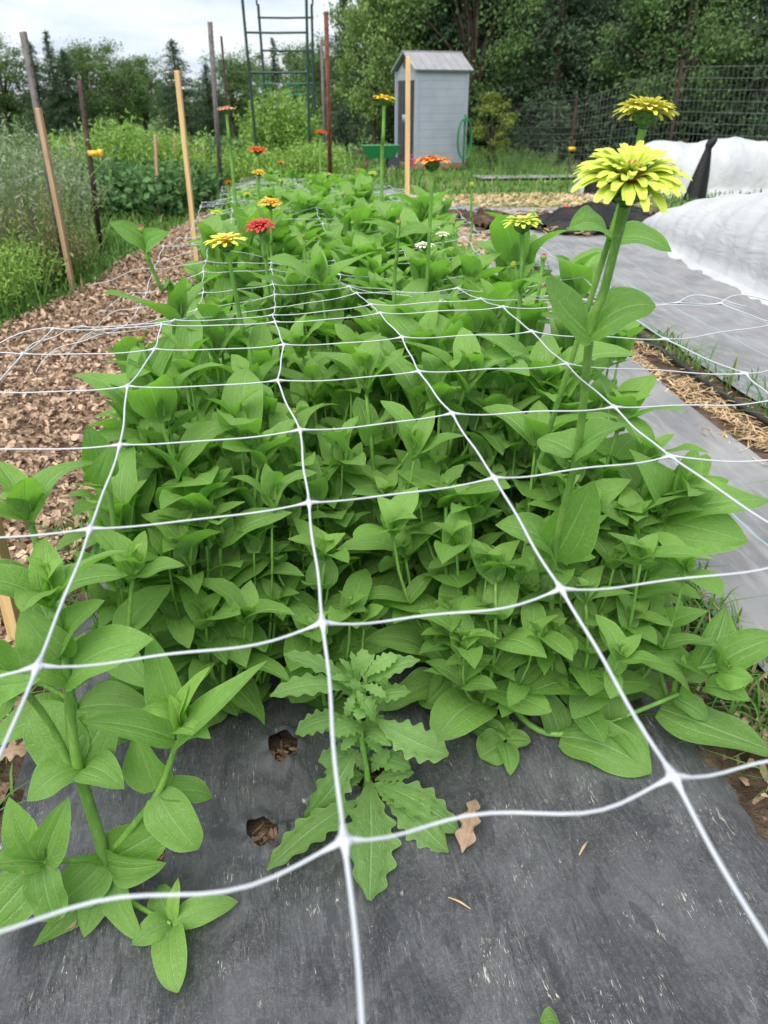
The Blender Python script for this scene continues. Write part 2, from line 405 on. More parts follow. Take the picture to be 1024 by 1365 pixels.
def flower_head(parent, loc, axis, R, colour, kind='full', rng=None, centre='pink_centre', spin=0.0):
    """A zinnia bloom as a part: petals, with its centre and calyx as sub-parts. Origin at the top of the stalk."""
    rng = rng or rng0
    pe, ce, ca = MB(), MB(), MB()
    hh = R * (.42 if kind != 'bud' else .8)
    rc = R * .40
    if kind == 'full':
        rings = [(24, 1.0, -1, .24), (24, .93, 8, .22), (23, .84, 16, .20), (20, .72, 28, .17), (16, .56, 45, .14), (10, .32, 50, .14)]
        wid = .20
    elif kind == 'open':
        rings = [(20, 1.0, 4, .22), (17, .80, 24, .18), (12, .5, 48, .13)]; wid = .25
    elif kind == 'flat':
        rings = [(15, 1.0, 2, .24), (13, .8, 16, .20), (8, .45, 45, .12)]; wid = .33
    else: rings = []
    for i, (cnt, ln, el, rb) in enumerate(rings):
        for j in range(cnt):
            a = spin + (j + .5 * (i % 2)) * 6.283 / cnt + rng.normal(0, .06); e = math.radians(el + rng.normal(0, 7))
            r = np.array([math.cos(a), math.sin(a), 0]); L = (R * ln - R * rb) * rng.uniform(.9, 1.08)
            d = r * math.cos(e) + ZU * math.sin(e); n = ZU * math.cos(e) - r * math.sin(e)
            b = r * R * rb + ZU * (hh + R * .035 * i)
            leaf(pe, b, b + d * L, n, R * wid * (1 - .06 * i) * rng.uniform(.85, 1.15), arch=.06, fold=.55 if i < 3 else .8, wave=.05, shape='petal', tint=(rng.uniform(0, 1), 0), nu=9, nv=5, rng=rng, curl=.16, twist=0)
    # centre: a low dome of small upright florets
    cr_ = rc * (.62 if kind != 'bud' else .95); nz = 46 if kind != 'bud' else 60
    for j in range(nz):
        q = math.sqrt((j + .5) / nz); a = j * 2.39996; r = np.array([math.cos(a), math.sin(a), 0])
        b = r * q * cr_ + ZU * (hh * .95 + R * (.13 if kind == 'full' else .12) * (1 - q * q)); lf = R * (.16 + .1 * (1 - q)) if kind != 'bud' else R * .2 * (1.2 - .5 * q)
        d = nrm(ZU + r * .35 * q)
        leaf(ce, b, b + d * lf, r, R * .085, arch=0, fold=.5, wave=0, shape='petal', tint=(rng.uniform(0, 1), 0), nu=4, nv=3, rng=rng)
    k = 12; prof = [(0.10, -.02), (.22, .06), (.62, .3), (.94, .7), (1.0, .95), (.8, 1.02)] if kind != 'bud' else [(0.16, -.02), (.5, .05), (.92, .3), (1.08, .6), (1.0, .9), (.7, 1.02)]
    G = np.array([[[rc * pr * math.cos(x), rc * pr * math.sin(x), hh * pz] for x in np.arange(k) * 6.283 / k] for pr, pz in prof])
    ca.grid(G, closed=True)
    for row in range(4):        # overlapping bracts
        f = .12 + row * .22; pr = np.interp(f, [p[1] for p in prof], [p[0] for p in prof]) * rc; cnt = 11
        for j in range(cnt):
            a = (j + .5 * (row % 2)) * 6.283 / cnt; r = np.array([math.cos(a), math.sin(a), 0])
            pr2 = np.interp(f + .34, [p[1] for p in prof], [p[0] for p in prof]) * rc
            leaf(ca, r * pr + ZU * hh * f, r * (pr2 + .03 * R) + ZU * hh * (f + .34), r, rc * .62, arch=.08, fold=-.3, wave=.02, shape='round', tint=(rng.uniform(0, 1), 0), nu=5, nv=4, rng=rng)
    rot = Vector(axis).to_track_quat('Z', 'Y').to_euler()
    if rings:
        o = pe.build('flower_head', M[colour], parent, loc); o.rotation_euler = rot
        ce.build('flower_centre', M[centre], o); ca.build('calyx', M['calyx'], o)
    else:
        o = ca.build('flower_bud', M['bud_green'], parent, loc); o.rotation_euler = rot
        ce.build('petal_tips', M[colour], o)
    return o

def hairs(mb, C_, rr, g, n):
    """Short pale bristles on a stalk."""
    q = g.uniform(.02, .99, n) * (len(C_) - 1); i = q.astype(int); f = (q - i)[:, None]; P = C_[i] * (1 - f) + C_[i + 1] * f
    T = C_[i + 1] - C_[i]; T /= np.linalg.norm(T, axis=1, keepdims=True); d = np.cross(T, g.normal(0, 1, (n, 3))); d /= np.linalg.norm(d, axis=1, keepdims=True)
    r = np.interp(q, np.arange(len(C_)), rr)[:, None]; s_ = np.cross(d, T) * .00022; b = P + d * r * .96; L = g.uniform(.0015, .0035, n)[:, None]
    V = np.stack([b - s_, b + s_, b + (d + T * .3) * L], 1).reshape(-1, 3); mb.add(V, T=np.arange(3 * n).reshape(-1, 3))
def bez(pts, n=14):
    """Smooth curve through points (Catmull-Rom)."""
    P = np.asarray(pts, float); P = np.vstack([2 * P[0] - P[1], P, 2 * P[-1] - P[-2]])
    outp = []; segs = len(P) - 3; per = max(2, n // segs)
    for i in range(segs):
        a, b, c, d = P[i:i + 4]
        for t in np.linspace(0, 1, per, endpoint=False):
            outp.append(.5 * (2 * b + (c - a) * t + (2 * a - 5 * b + 4 * c - d) * t * t + (3 * b - a - 3 * c + d) * t ** 3))
    outp.append(P[-2]); return np.array(outp)

# ================================================================== THE SETTING
def strip(mb, xl, xr, y0, y1, off, nx=8, ny=40, rough=0.0, seed=1, C=(.5, .5, .5, 1)):
    """A sheet lying along the land between two edges given as functions of y."""
    g = np.random.default_rng(seed)
    y = np.linspace(y0, y1, ny); P = np.zeros((ny, nx, 3))
    for i, yy in enumerate(y):
        x = np.linspace(xl(yy), xr(yy), nx); P[i, :, 0] = x; P[i, :, 1] = yy
        P[i, :, 2] = tz(x, yy) + off + g.normal(0, rough, nx)
    mb.grid(P, UV=P[..., :2], C=C)
cst = lambda v: (lambda y: v)
wob = lambda v, a, f, p=0.0: (lambda y: v + a * math.sin(f * y + p) + a * .5 * math.sin(2.7 * f * y + 1.3 + p))

# --- ground
k = NT('meadow'); o = k.obj()
n1_, n2_, n3_ = k.noise(o, .35, 4), k.noise(o, 3.5, 5, .65), k.noise(o, 40, 3)
c = k.mix(k.smooth(n2_.outputs[0], .35, .65), (.055, .12, .025), (.12, .20, .05))
c = k.mix(k.smooth(n1_.outputs[0], .52, .66, 0, .5), c, (.22, .19, .10))
M['meadow'] = k.finish(k.pbr(c, .9, .1, k.bump(n3_.outputs[0], .8, .03)))
k = NT('soil'); o = k.obj()
n1_, n2_ = k.noise(o, 14, 6, .7), k.noise(o, 90, 4, .7)
c = k.mix(k.smooth(n1_.outputs[0], .35, .65), (.055, .036, .024), (.15, .105, .075))
M['soil'] = k.finish(k.pbr(c, .95, .1, k.bump(k.math('ADD', n1_, n2_), .9, .02)))
gm = MB()
ys = np.concatenate([np.linspace(-30, -2, 8), np.linspace(-1, 24, 60), np.geomspace(25, 700, 30)])
xs = np.concatenate([-np.geomspace(600, 6, 22), np.linspace(-5, 8, 30), np.geomspace(9, 600, 22)])
X, Y = np.meshgrid(xs, ys)
Zg = -.045 - .35 * sst(6, 15, Y) - .02 * np.clip(Y - 15, 0, 60)
gm.grid(np.stack([X, Y, Zg], -1))
struct(gm.build('ground', M['meadow']))

# --- the bed: soil, then black film with planting holes
k = NT('mulch_film'); o = k.obj()
st1 = k.noise(k.mapping(o, (150, 22, 1), (0, 0, .10)), 1.0, 6, .75, .5)
st2 = k.noise(k.mapping(o, (300, 34, 1), (0, 0, -.16)), 1.0, 4, .6, 1.8)
st3 = k.noise(k.mapping(o, (150, 26, 1), (0, 0, .45)), 1.0, 4, .6, 2.2)
du = k.noise(o, 7, 6, .65, .4); fi = k.noise(o, 160, 4, .7)
c = k.mix(k.smooth(du.outputs[0], .30, .72), (.031, .032, .037), (.085, .087, .095))
c = k.mix(k.math('MULTIPLY', k.smooth(st1.outputs[0], .47, .68, 0, .8), k.smooth(k.noise(o, 5.5, 4, .65).outputs[0], .38, .62, .12, 1)), c, (.125, .127, .135))
c = k.mix(k.smooth(fi.outputs[0], .45, .72, 0, .3), c, (.16, .16, .165))
sq = k.noise(o, 650, 2, .5)
c = k.mix(k.math('MULTIPLY', k.smooth(sq.outputs[0], .66, .70), k.smooth(k.noise(o, 6, 3).outputs[0], .4, .6, .2, .8)), c, (.30, .28, .25))
pat = k.smooth(k.noise(o, 13, 3, .6).outputs[0], .54, .66)
c = k.mix(k.math('MULTIPLY', k.smooth(st2.outputs[0], .625, .645), pat), c, (.42, .40, .35))
c = k.mix(k.math('MULTIPLY', k.smooth(st3.outputs[0], .625, .64), k.smooth(k.noise(o, 9, 3, .6).outputs[0], .54, .64)), c, (.42, .40, .34))
dark = k.smooth(k.noise(k.mapping(o, (13, 6, 1), (0, 0, .5)), 1.0, 5, .6, .9).outputs[0], .575, .59)
c = k.mix(k.math('MULTIPLY', dark, .5), c, (.026, .027, .032))
wr = k.noise(k.mapping(o, (30, 8, 1), (0, 0, .25)), 1.0, 6, .65, 1.2)
wr = k.math('ADD', wr, k.math('MULTIPLY', fi, .12))
M['film'] = k.finish(k.pbr(c, k.math('MULTIPLY_ADD', du.outputs[0], .25, .42), .42, k.bump(k.math('ADD', wr, k.math('MULTIPLY', st2, .2)), .75, .010)))
HOLES = [(-.048, .997, .027, .031), (-.082, .826, .024, .026), (-.265, .80, .036, .045), (.105, .90, .034, .03), (.09, 1.045, .02, .024)]
soilmb = MB(); strip(soilmb, cst(-.56), cst(.80), -.8, 8.6, -.022, 60, 300, .004)
struct(soilmb.build('bed_soil', M['soil']))
gf_ = np.random.default_rng(12); FOLDS = [(gf_.uniform(-.45, .7), gf_.uniform(.1, 1.25), gf_.normal(.25, .35), gf_.uniform(.03, .14), gf_.uniform(.004, .010) * gf_.choice([1, 1, -.5])) for _ in range(90)]
def film_z(x, y):
    ed = sst(.50, .62, np.abs(np.asarray(x) - .11) )
    fold = sum(a * np.exp(-(((x - x0) * math.cos(t) - (y - y0) * math.sin(t)) / .006) ** 2) * np.exp(-(((x - x0) * math.sin(t) + (y - y0) * math.cos(t)) / l) ** 2) for x0, y0, t, l, a in FOLDS)
    return .004 + fold + .005 * np.sin(x * 13 + 1.5 * np.sin(y * 3)) * np.sin(y * 5.1 + x * 4) + .003 * np.sin(x * 41 + y * 9) - .03 * ed + tz(x, y)
fm = MB()
nx, ny = 240, 420
fx = np.linspace(-.5, .72, nx); fy = np.linspace(-.55, 1.75, ny)
X, Y = np.meshgrid(fx, fy); Zf = film_z(X, Y)
keep = np.ones((ny, nx), bool)
for hx, hy, ra, rb in HOLES:      # open the planting holes: drop what lies inside and pull the rim onto the cut
    a = np.arctan2((Y - hy) / rb, (X - hx) / ra); rr = 1 + .08 * np.sin(2 * a + hx * 40) + .05 * np.sin(3 * a + 1)
    q = np.hypot((X - hx) / ra, (Y - hy) / rb) / rr
    rem = q <= 1.0; keep &= ~rem
    nb_ = np.zeros_like(rem); nb_[1:] |= rem[:-1]; nb_[:-1] |= rem[1:]; nb_[:, 1:] |= rem[:, :-1]; nb_[:, :-1] |= rem[:, 1:]; nb_[1:, 1:] |= rem[:-1, :-1]; nb_[:-1, :-1] |= rem[1:, 1:]; nb_[1:, :-1] |= rem[:-1, 1:]; nb_[:-1, 1:] |= rem[1:, :-1]; nb_ &= ~rem
    f = np.where(nb_, 1 / np.maximum(q, .2), 1)
    X = hx + (X - hx) * f; Y = hy + (Y - hy) * f
    Zf = Zf + np.where(q < 2.2, .006 * np.exp(-((q - 1.25) / .35) ** 2) * (1 + .7 * np.sin(5 * a + 1)), 0)
idx = np.arange(nx * ny).reshape(ny, nx)
q = np.stack([idx[:-1, :-1], idx[:-1, 1:], idx[1:, 1:], idx[1:, :-1]], -1)
ok = keep[:-1, :-1] & keep[:-1, 1:] & keep[1:, 1:] & keep[1:, :-1]
fm.add(np.stack([X, Y, Zf], -1), Q=q[ok])
y2 = np.linspace(1.75, 8.5, 120); X2, Y2 = np.meshgrid(np.linspace(-.5, .72, 40), y2)
fm.grid(np.stack([X2, Y2, film_z(X2, Y2)], -1))
struct(fm.build('plastic_mulch_film', M['film']))

# --- bark path on the left
XL = lambda y: float(np.interp(y, [-1, 3.9, 5.2, 7.6, 9.6], [-1.42, -1.40, -1.14, -.88, -.74])) + .03 * math.sin(y * 4.1)
k = NT('bark_bed'); o = k.obj(); n1_, n2_ = k.noise(o, 30, 5, .7), k.noise(o, 5, 3)
c = k.mix(k.smooth(n1_.outputs[0], .35, .66), (.14, .09, .06), (.40, .285, .20))
M['bark_bed'] = k.finish(k.pbr(c, .95, .1, k.bump(n1_, 1.0, .03)))
lm = MB(); strip(lm, lambda y: XL(y) - .06, wob(-.54, .03, 2.2), -.8, 9.6, -.028, 30, 240, .008)
struct(lm.build('bark_path', M['bark_bed']))

k = NT('bark_chip'); t = k.tint(); n1_ = k.noise(k.mapping(k.obj(), (90, 90, 90)), 1.0, 3)
c = k.mix(t.outputs[0], (.145, .088, .056), (.56, .405, .285)); c = k.mix(k.smooth(n1_.outputs[0], .4, .7, 0, .4), c, (.08, .05, .035))
M['bark_chip'] = k.finish(k.pbr(c, .85, .2, k.bump(n1_, .4, .002)))

def scatter(mb, P, L, W, g, lift=.5, bend=.2, tint=(0, 1)):
    """Many small curved flakes lying about: one quad pair each."""
    n = len(P); az = g.uniform(0, 6.283, n); el = g.normal(0, lift, n); ro = g.normal(0, lift, n)
    d = np.stack([np.cos(az) * np.cos(el), np.sin(az) * np.cos(el), np.sin(el)], 1)
    s0 = np.stack([-np.sin(az), np.cos(az), np.zeros(n)], 1); up = np.cross(d, s0)
    s = s0 * np.cos(ro)[:, None] + up * np.sin(ro)[:, None]; nn = np.cross(d, s)
    L = np.broadcast_to(L, n)[:, None] * g.uniform(.5, 1.3, n)[:, None]; W = np.broadcast_to(W, n)[:, None] * g.uniform(.5, 1.3, n)[:, None]
    b = bend * g.uniform(-1, 1, n)[:, None] * L
    V = np.stack([P - d * L / 2 - s * W * .35, P - d * L / 2 + s * W * .35, P + s * W / 2 + nn * b, P - s * W / 2 + nn * b, P + d * L / 2 + s * W * .25, P + d * L / 2 - s * W * .3], 1).reshape(-1, 3)
    i = np.arange(n)[:, None] * 6
    Q = np.concatenate([i + np.array([0, 1, 2, 3]), i + np.array([3, 2, 4, 5])], 0)
    tt = np.repeat(g.uniform(tint[0], tint[1], n), 6); C = np.stack([tt, np.zeros_like(tt), np.zeros_like(tt), np.ones_like(tt)], 1)
    mb.add(V, Q=Q, C=C)
def on_land(x, y, z): return np.stack([x, y, tz(x, y) + z], 1)
g = np.random.default_rng(3); cm = MB()
n = 23000; y = .9 + 8.3 * g.uniform(0, 1, n) ** 1.7; xl_ = np.array([XL(v) for v in y]); x = xl_ + (-.55 - xl_) * g.uniform(-.03, 1, n)
scatter(cm, on_land(x, y, g.uniform(-.028, .012, n)), .020 + .030 * g.uniform(0, 1, n) ** 2, .008 + .013 * g.uniform(0, 1, n), g, .45, .3)
n = 900; y = g.uniform(.5, 2.6, n); x = g.uniform(.72, .93, n) ; scatter(cm, on_land(x, y, g.uniform(-.03, -.005, n)), .03, .012, g, .3, .2, (0, .8))
n = 160
for hx, hy, ra, rb in HOLES:
    a = g.uniform(0, 6.28, 40); r = np.sqrt(g.uniform(0, 1, 40)); scatter(cm, np.stack([hx + ra * r * np.cos(a), hy + rb * r * np.sin(a), g.uniform(-.022, -.012, 40)], 1), .022, .006, g, .3, .2, (0, .18))  # dark tint puts the shade below the film into the chip colour
struct(cm.build('bark_chips', M['bark_chip'], smooth=False), 'stuff')

# --- soil margin, woven ground fabric, straw on the right
sm = MB(); strip(sm, cst(.60), cst(1.0), -.8, 8.6, -.036, 12, 160, .006); strip(sm, cst(1.38), cst(1.86), -.8, 9.5, -.032, 12, 160, .004)
strip(sm, wob(1.75, .1, 2), wob(3.6, .3, 1.7), 6.9, 8.7, -.01, 24, 40, .03)
struct(sm.build('garden_soil', M['soil']))
k = NT('ground_fabric'); o = k.obj(); sp = k.n('SeparateXYZ', {0: o})
wv = k.math('MULTIPLY', k.math('SINE', k.math('MULTIPLY', sp.outputs[0], 2100)), k.math('SINE', k.math('MULTIPLY', sp.outputs[1], 2100)))
d1, d2 = k.noise(o, 2.2, 5, .6, .5), k.noise(k.mapping(o, (30, 4, 1)), 1.0, 4, .65)
c = k.mix(k.smooth(d1.outputs[0], .3, .7), (.145, .147, .152), (.245, .245, .247))
c = k.mix(k.smooth(d2.outputs[0], .45, .7, 0, .6), c, (.31, .307, .30))
fr = k.math('ABSOLUTE', k.math('SUBTRACT', k.math('FRACT', k.math('ADD', k.math('MULTIPLY', sp.outputs[0], 1 / .31), .62)), .5))
c = k.mix(k.smooth(fr, .014, .006, 0, .55), c, (.25, .48, .52))
M['fabric'] = k.finish(k.pbr(c, .62, .4, k.bump(k.math('ADD', d2, k.math('MULTIPLY', wv, .15)), .35, .006)))
fb = MB(); strip(fb, wob(.92, .008, 3), wob(1.50, .014, 2.3), -.8, 9.4, -.018, 24, 160, .002, 4)
struct(fb.build('ground_fabric', M['fabric']))
fb = MB(); strip(fb, wob(1.78, .02, 2.1), wob(3.3, .03, 1.1), -.8, 6.9, -.016, 24, 120, .003, 5)
struct(fb.build('ground_fabric', M['fabric']))
fb = MB(); strip(fb, lambda y: 1.2 + .02 * (y - 8.5), lambda y: 2.35 - .10 * (y - 8.5), 8.75, 13.4, .0, 12, 40, .004, 6)
strip(fb, lambda y: 2.0, lambda y: 3.3, 8.0, 8.75, .012, 12, 20, .01, 6)
struct(fb.build('ground_fabric', M['fabric']))
fb = MB(); strip(fb, cst(3.9), cst(7.0), 15.6, 16.4, .01, 12, 8, .004, 8); struct(fb.build('ground_fabric', M['fabric']))

k = NT('straw'); t = k.tint(); c = k.mix(t.outputs[0], (.34, .21, .10), (.66, .50, .30)); M['straw'] = k.finish(k.pbr(c, .7, .3))
sw = MB(); n = 5200; y = .9 + 7.6 * g.uniform(0, 1, n) ** 1.5; x = 1.59 + g.normal(0, .06, n)
kk = (np.sin(y * 5.3) + np.sin(y * 11.7 + 1) + np.sin(x * 40 + y * 3)) > -.75; x, y = x[kk], y[kk]; n = len(x)
scatter(sw, on_land(x, y, g.uniform(-.034, -.008, n)), .065, .005, g, .18, .1)
n = 2600; y = 9.2 + 2.6 * g.uniform(0, 1, n); x = g.uniform(1.9, 4.6, n) ; scatter(sw, on_land(x, y, g.uniform(-.02, .03, n)), .10, .012, g, .25, .1)
n = 700; y = g.normal(6.4, .35, n); x = g.normal(1.45, .12, n); scatter(sw, on_land(x, y, g.uniform(-.015, .03, n)), .08, .008, g, .25, .1)
n = 800; y = g.uniform(6.4, 8.6, n); x = g.uniform(2.2, 3.6, n); scatter(sw, on_land(x, y, g.uniform(-.0, .05, n)), .09, .01, g, .25, .1)
struct(sw.build('straw_mulch', M['straw'], smooth=False), 'stuff')

M['pipe'] = plain('drip_pipe', (.028, .028, .03), .5, .4, .3, 20, .1)
p = MB(); yy = np.linspace(-.6, 8.2, 60); p.tube(np.stack([1.70 + .02 * np.sin(yy * 1.7) + .012 * np.sin(yy * 4.3), yy, tz(0, yy) - .012], 1), .011, 8)
tag(p.build('drip_line', M['pipe']), 'black drip irrigation pipe lying on the straw between grey fabric sheets', 'irrigation pipe')

# --- grass
k = NT('grass_blade'); t = k.tint(); sp = k.n('SeparateXYZ', {0: k.uv()})
c = k.mix(t.outputs[0], (.05, .13, .022), (.13, .26, .05)); c = k.mix(t.outputs[1], c, (.33, .29, .15))
pb = k.pbr(c, .55, .3); trn = k.n('BsdfTranslucent', {'Color': c}); M['grass'] = k.finish(k.mixsh(.3, pb, trn))
def blades(mb, P, h, wd, g, lean=.45, dry=.1, tint=(0, 1)):
    n = len(P); az = g.uniform(0, 6.283, n); r = np.stack([np.cos(az), np.sin(az), np.zeros(n)], 1); s = np.stack([-np.sin(az), np.cos(az), np.zeros(n)], 1)
    h = np.broadcast_to(h, n) * g.uniform(.5, 1.25, n); le = np.abs(g.normal(0, lean, n)) * h; ww = np.broadcast_to(wd, n) * g.uniform(.6, 1.3, n)
    lv = [(0, 0, .7), (.25, .42, 1.0), (.62, .80, .75), (1.0, 1.0 , .06)]
    V = np.stack([P + r * (le * a ** 1.5)[:, None] + ZU * (h * b * (1 - .25 * a * np.minimum(le / h, 1.2)))[:, None] + s * (sg * ww * q / 2)[:, None] for a, b, q in lv for sg in (-1, 1)], 1).reshape(-1, 3)
    i = np.arange(n)[:, None] * 8
    Q = np.concatenate([i + np.array([2 * j, 2 * j + 1, 2 * j + 3, 2 * j + 2]) for j in range(3)], 0)
    tt = np.repeat(g.uniform(*tint, n), 8); dd = np.repeat((g.uniform(0, 1, n) < dry) * g.uniform(.4, 1, n), 8)
    mb.add(V, Q=Q, UV=np.tile(np.array([[a, e] for a, _, _ in lv for e in (0, 1)]), (n, 1)), C=np.stack([tt, dd, 0 * tt, 0 * tt + 1], 1))
gr = MB()
n = 1300; y = .75 + 1.5 * g.uniform(0, 1, n); x = .85 + np.abs(g.normal(0, .055, n)) * np.sign(g.uniform(-1, 1, n)); blades(gr, on_land(x, y, -.035), .085, .006, g, .9)
n = 500; y = .8 + 1.2 * g.uniform(0, 1, n); x = -.57 + g.normal(0, .035, n); blades(gr, on_land(x, y, -.03), .07, .004, g, .8)
n = 800; y = 2.2 + 6 * g.uniform(0, 1, n); x = .83 + g.normal(0, .05, n); blades(gr, on_land(x, y, -.03), .06, .006, g, 1.3)
for cx, cy in [(1.76, 2.45), (1.78, 2.75), (1.74, 3.1), (1.77, 3.35), (1.72, 2.1), (1.76, 1.9), (1.8, 4.2), (1.7, 5.2), (1.66, 5.6), (1.75, 6.0)]:
    blades(gr, on_land(g.normal(cx, .045, 42), g.normal(cy, .09, 42), -.03), .10, .007, g, 1.5)
n = 14000; y = 7 + 17 * g.uniform(0, 1, n) ** 1.3; x = g.uniform(.9, 10, n); kk = ((y > 11.5) | (x < 1.1) | (x > 4.6)) & ~((x > 1.2) & (x < 2.2) & (y < 13.4)); x, y = x[kk], y[kk]
blades(gr, on_land(x, y, -.05), .12 + .10 * sst(3.5, 2.0, x), .022, g, .9, .12)
n = 9000; y = 3.2 + 12 * g.uniform(0, 1, n) ** 1.3; x = np.array([XL(v) for v in y]) + .02 - np.abs(g.normal(0, .8, n)); blades(gr, on_land(x, y, -.05), .10 + .08 * sst(.1, .6, np.array([XL(v) for v in y]) - x), .012, g, .7, .06, (.3, 1))
n = 5000; y = 9.5 + 16 * g.uniform(0, 1, n); x = g.uniform(-4.5, 1, n); blades(gr, on_land(x, y, -.05), .22, .03, g, .7, .1)
struct(gr.build('grass', M['grass']), 'stuff')

# ================================================================== LARGE THINGS BEYOND THE BED
def tpost(px, py_base, f, top_px, top_py, label, mat, rad=.022, yellow=None, group=None, name='metal_post'):
    """Steel T-section post, studded along its web, from the land up to a point seen in the photo."""
    a = at(px, py_base, f); a[2] = float(tz(a[0], a[1])) - .1; b = at(top_px, top_py, f)
    r = thing(name, label, 'post', a, group=group); d = b - a; L = np.linalg.norm(d); u = d / L
    R = np.array(Vector(u).to_track_quat('Z', 'Y').to_matrix())
    mb = MB(); mb.box(u * L / 2, (rad * 2, rad * .28, L), R); mb.box(u * L / 2 + R @ np.array([0, rad * .8, 0]), (rad * .28, rad * 1.3, L - .004), R)
    for i in range(int(L / .055)): mb.box(u * (.05 + i * .055) + R @ np.array([0, -rad * .25, 0]), (rad * .5, rad * .3, .012), R)
    mb.build('shaft', M[mat], r)
    for q in (yellow or []):
        p = at(*q, f) - a; y = MB(); y.box(p + R @ np.array([0, -.03, 0]), (.06, .07, .035), R); y.box(p + R @ np.array([0, -.075, 0]), (.035, .03, .055), R); y.build('insulator', M['insulator'], r)
    return r
M['insulator'] = plain('yellow_plastic', (.75, .45, .02), .45, .4, .1)
def lath(px, py, f, tx, ty, wpx, label, mat='lath', group='wooden stakes along the beds', on=True):
    """Square-sawn stake with a slightly ragged top and a pointed foot."""
    a = at(px, py, f)
    if on: a[2] = float(tz(a[0], a[1])) - .08
    b = at(tx, ty, f); d = b - a; L = np.linalg.norm(d); u = d / L; dep = f / (ray(tx, ty) @ HF); wd = wpx * dep / FPX
    R = np.array(Vector(u).to_track_quat('Z', 'Y').to_matrix())
    lv = [(0, .15), (.06, 1), (L * .5, 1.01), (L - .004, 1), (L, .9)]
    G = np.array([[R @ np.array([sx * wd / 2 * s, sy * wd * .32 * s, z]) for sx, sy in ((-1, -1), (-.93, -1.06), (.93, -1.06), (1, -1), (1, 1), (.93, 1.06), (-.93, 1.06), (-1, 1))] for z, s in lv])
    mb = MB(); mb.grid(G, closed=True); top = G[-1]; mb.add(np.vstack([top, top.mean(0)]), T=[[i, (i + 1) % 8, 8] for i in range(8)])
    o = mb.build('wooden_stake', M[mat], None, a, smooth=False); tag(o, label, 'stake', group); return o

# --- shed
def wallboards():
    k = NT('vinyl_siding'); o = k.obj(); sp = k.n('SeparateXYZ', {0: o})
    fr = k.math('FRACT', k.math('MULTIPLY', sp.outputs[2], 6.2))
    v = k.math('SINE', k.math('MULTIPLY', k.math('ADD', sp.outputs[0], sp.outputs[1]), 34))
    n = k.noise(o, 3, 4)
    c = k.mix(k.smooth(n.outputs[0], .35, .65), (.29, .325, .38), (.33, .36, .415)); c = k.mix(k.smooth(fr, .13, .0, 0, .5), c, (.12, .135, .16))
    return k.finish(k.pbr(c, .55, .35, k.bump(k.math('ADD', fr, k.math('MULTIPLY', v, .05)), .5, .02)))
M['siding'] = wallboards()
M['shed_roof'] = plain('shed_roof_panel', (.27, .27, .285), .7, .25, .15, 5, .2)
M['shed_door'] = plain('shed_door_panel', (.045, .05, .062), .6, .3, .2, 5, .2)
M['shed_trim'] = plain('shed_trim', (.30, .33, .39), .5, .3, .08)
M['green_hose'] = plain('green_hose', (.012, .17, .055), .45, .5, .1); M['pink'] = plain('pink_plastic', (.55, .12, .25), .4, .4, .1); M['wood_base'] = plain('timber_base', (.30, .20, .11), .8, .2, .3)
c0 = fground(573, 20.0)
sh = thing('garden_shed', 'small blue grey plastic shed with a low gable roof before the dark trees', 'shed', c0, math.radians(15))
SW, SL, SE, SR = 1.12, 1.24, 1.98, 2.30      # gable width (y), length (x), eave, ridge
for sy in (-1, 1): b = MB(); b.box((0, sy * SW / 2, SE / 2 + .06), (SL, .05, SE - .12)); b.build('side_wall', M['siding'], sh, smooth=False)
for sx in (-1, 1):
    b = MB()
    xx = sx * (SL / 2 - .028); V = [[xx - .02, -SW / 2 + .028, .12], [xx - .02, SW / 2 - .028, .12], [xx - .02, SW / 2 - .028, SE - .01], [xx - .02, 0, SR - .03], [xx - .02, -SW / 2 + .028, SE - .01]]
    V2 = [[v[0] + .04, v[1], v[2]] for v in V]
    b.add(V + V2, Q=[[i, (i + 1) % 5, 5 + (i + 1) % 5, 5 + i] for i in range(5)], T=[[0, 2, 1], [0, 3, 2], [0, 4, 3], [5, 6, 7], [5, 7, 8], [5, 8, 9]])
    b.build('gable_wall', M['siding'], sh, smooth=False)
b = MB()
for s in (-1, 1):
    ln = math.hypot(SW / 2 + .1, SR - SE + .05); an = math.atan2(SR - SE + .05, SW / 2 + .1) * -s
    R = np.array(Matrix.Rotation(an, 3, 'X')); cc = np.array([0, s * (SW / 4 + .05), (SR + SE - .05) / 2 + .045]); b.box(cc, (SL + .2, ln, .035), R)
    for i in range(7): b.box(cc + R @ np.array([-.62 + i * .207, 0, .022]), (.018, ln - .02, .012), R)
b.box((0, 0, SR + .055), (SL + .22, .10, .03))
b.build('roof', M['shed_roof'], sh, smooth=False)
b = MB(); b.box((-SL / 2 - .012, 0, .96), (.03, .82, 1.66)); dr = b.build('door', M['shed_door'], sh, smooth=False)
b = MB()
for y_ in (-.2, .2): b.box((-SL / 2 - .034, y_, 1.35), (.014, .30, .62)); b.box((-SL / 2 - .034, y_, .55), (.014, .30, .62))
b.build('door_panel', M['shed_door'], dr, smooth=False)
b = MB(); b.box((-SL / 2 - .05, -.05, 1.02), (.04, .02, .18)); b.box((-SL / 2 - .05, .05, 1.02), (.04, .02, .18)); b.build('handle', M['shed_trim'], dr)
for sx in (-1, 1):
    for sy in (-1, 1): b = MB(); b.box((sx * (SL / 2 - .01), sy * (SW / 2 + .004), SE / 2 + .05), (.07, .07, SE - .1)); b.build('corner_trim', M['shed_trim'], sh, smooth=False)
b = MB(); b.box((0, 0, .055), (SL + .08, SW + .08, .13)); b.build('base', M['wood_base'], sh, smooth=False)
b = MB(); b.tube([(-SL / 2 - .05, .0, SE + .12), (-SL / 2 - .02, 0, SE + .12)], .09, 12); b.build('vent', M['shed_door'], sh)
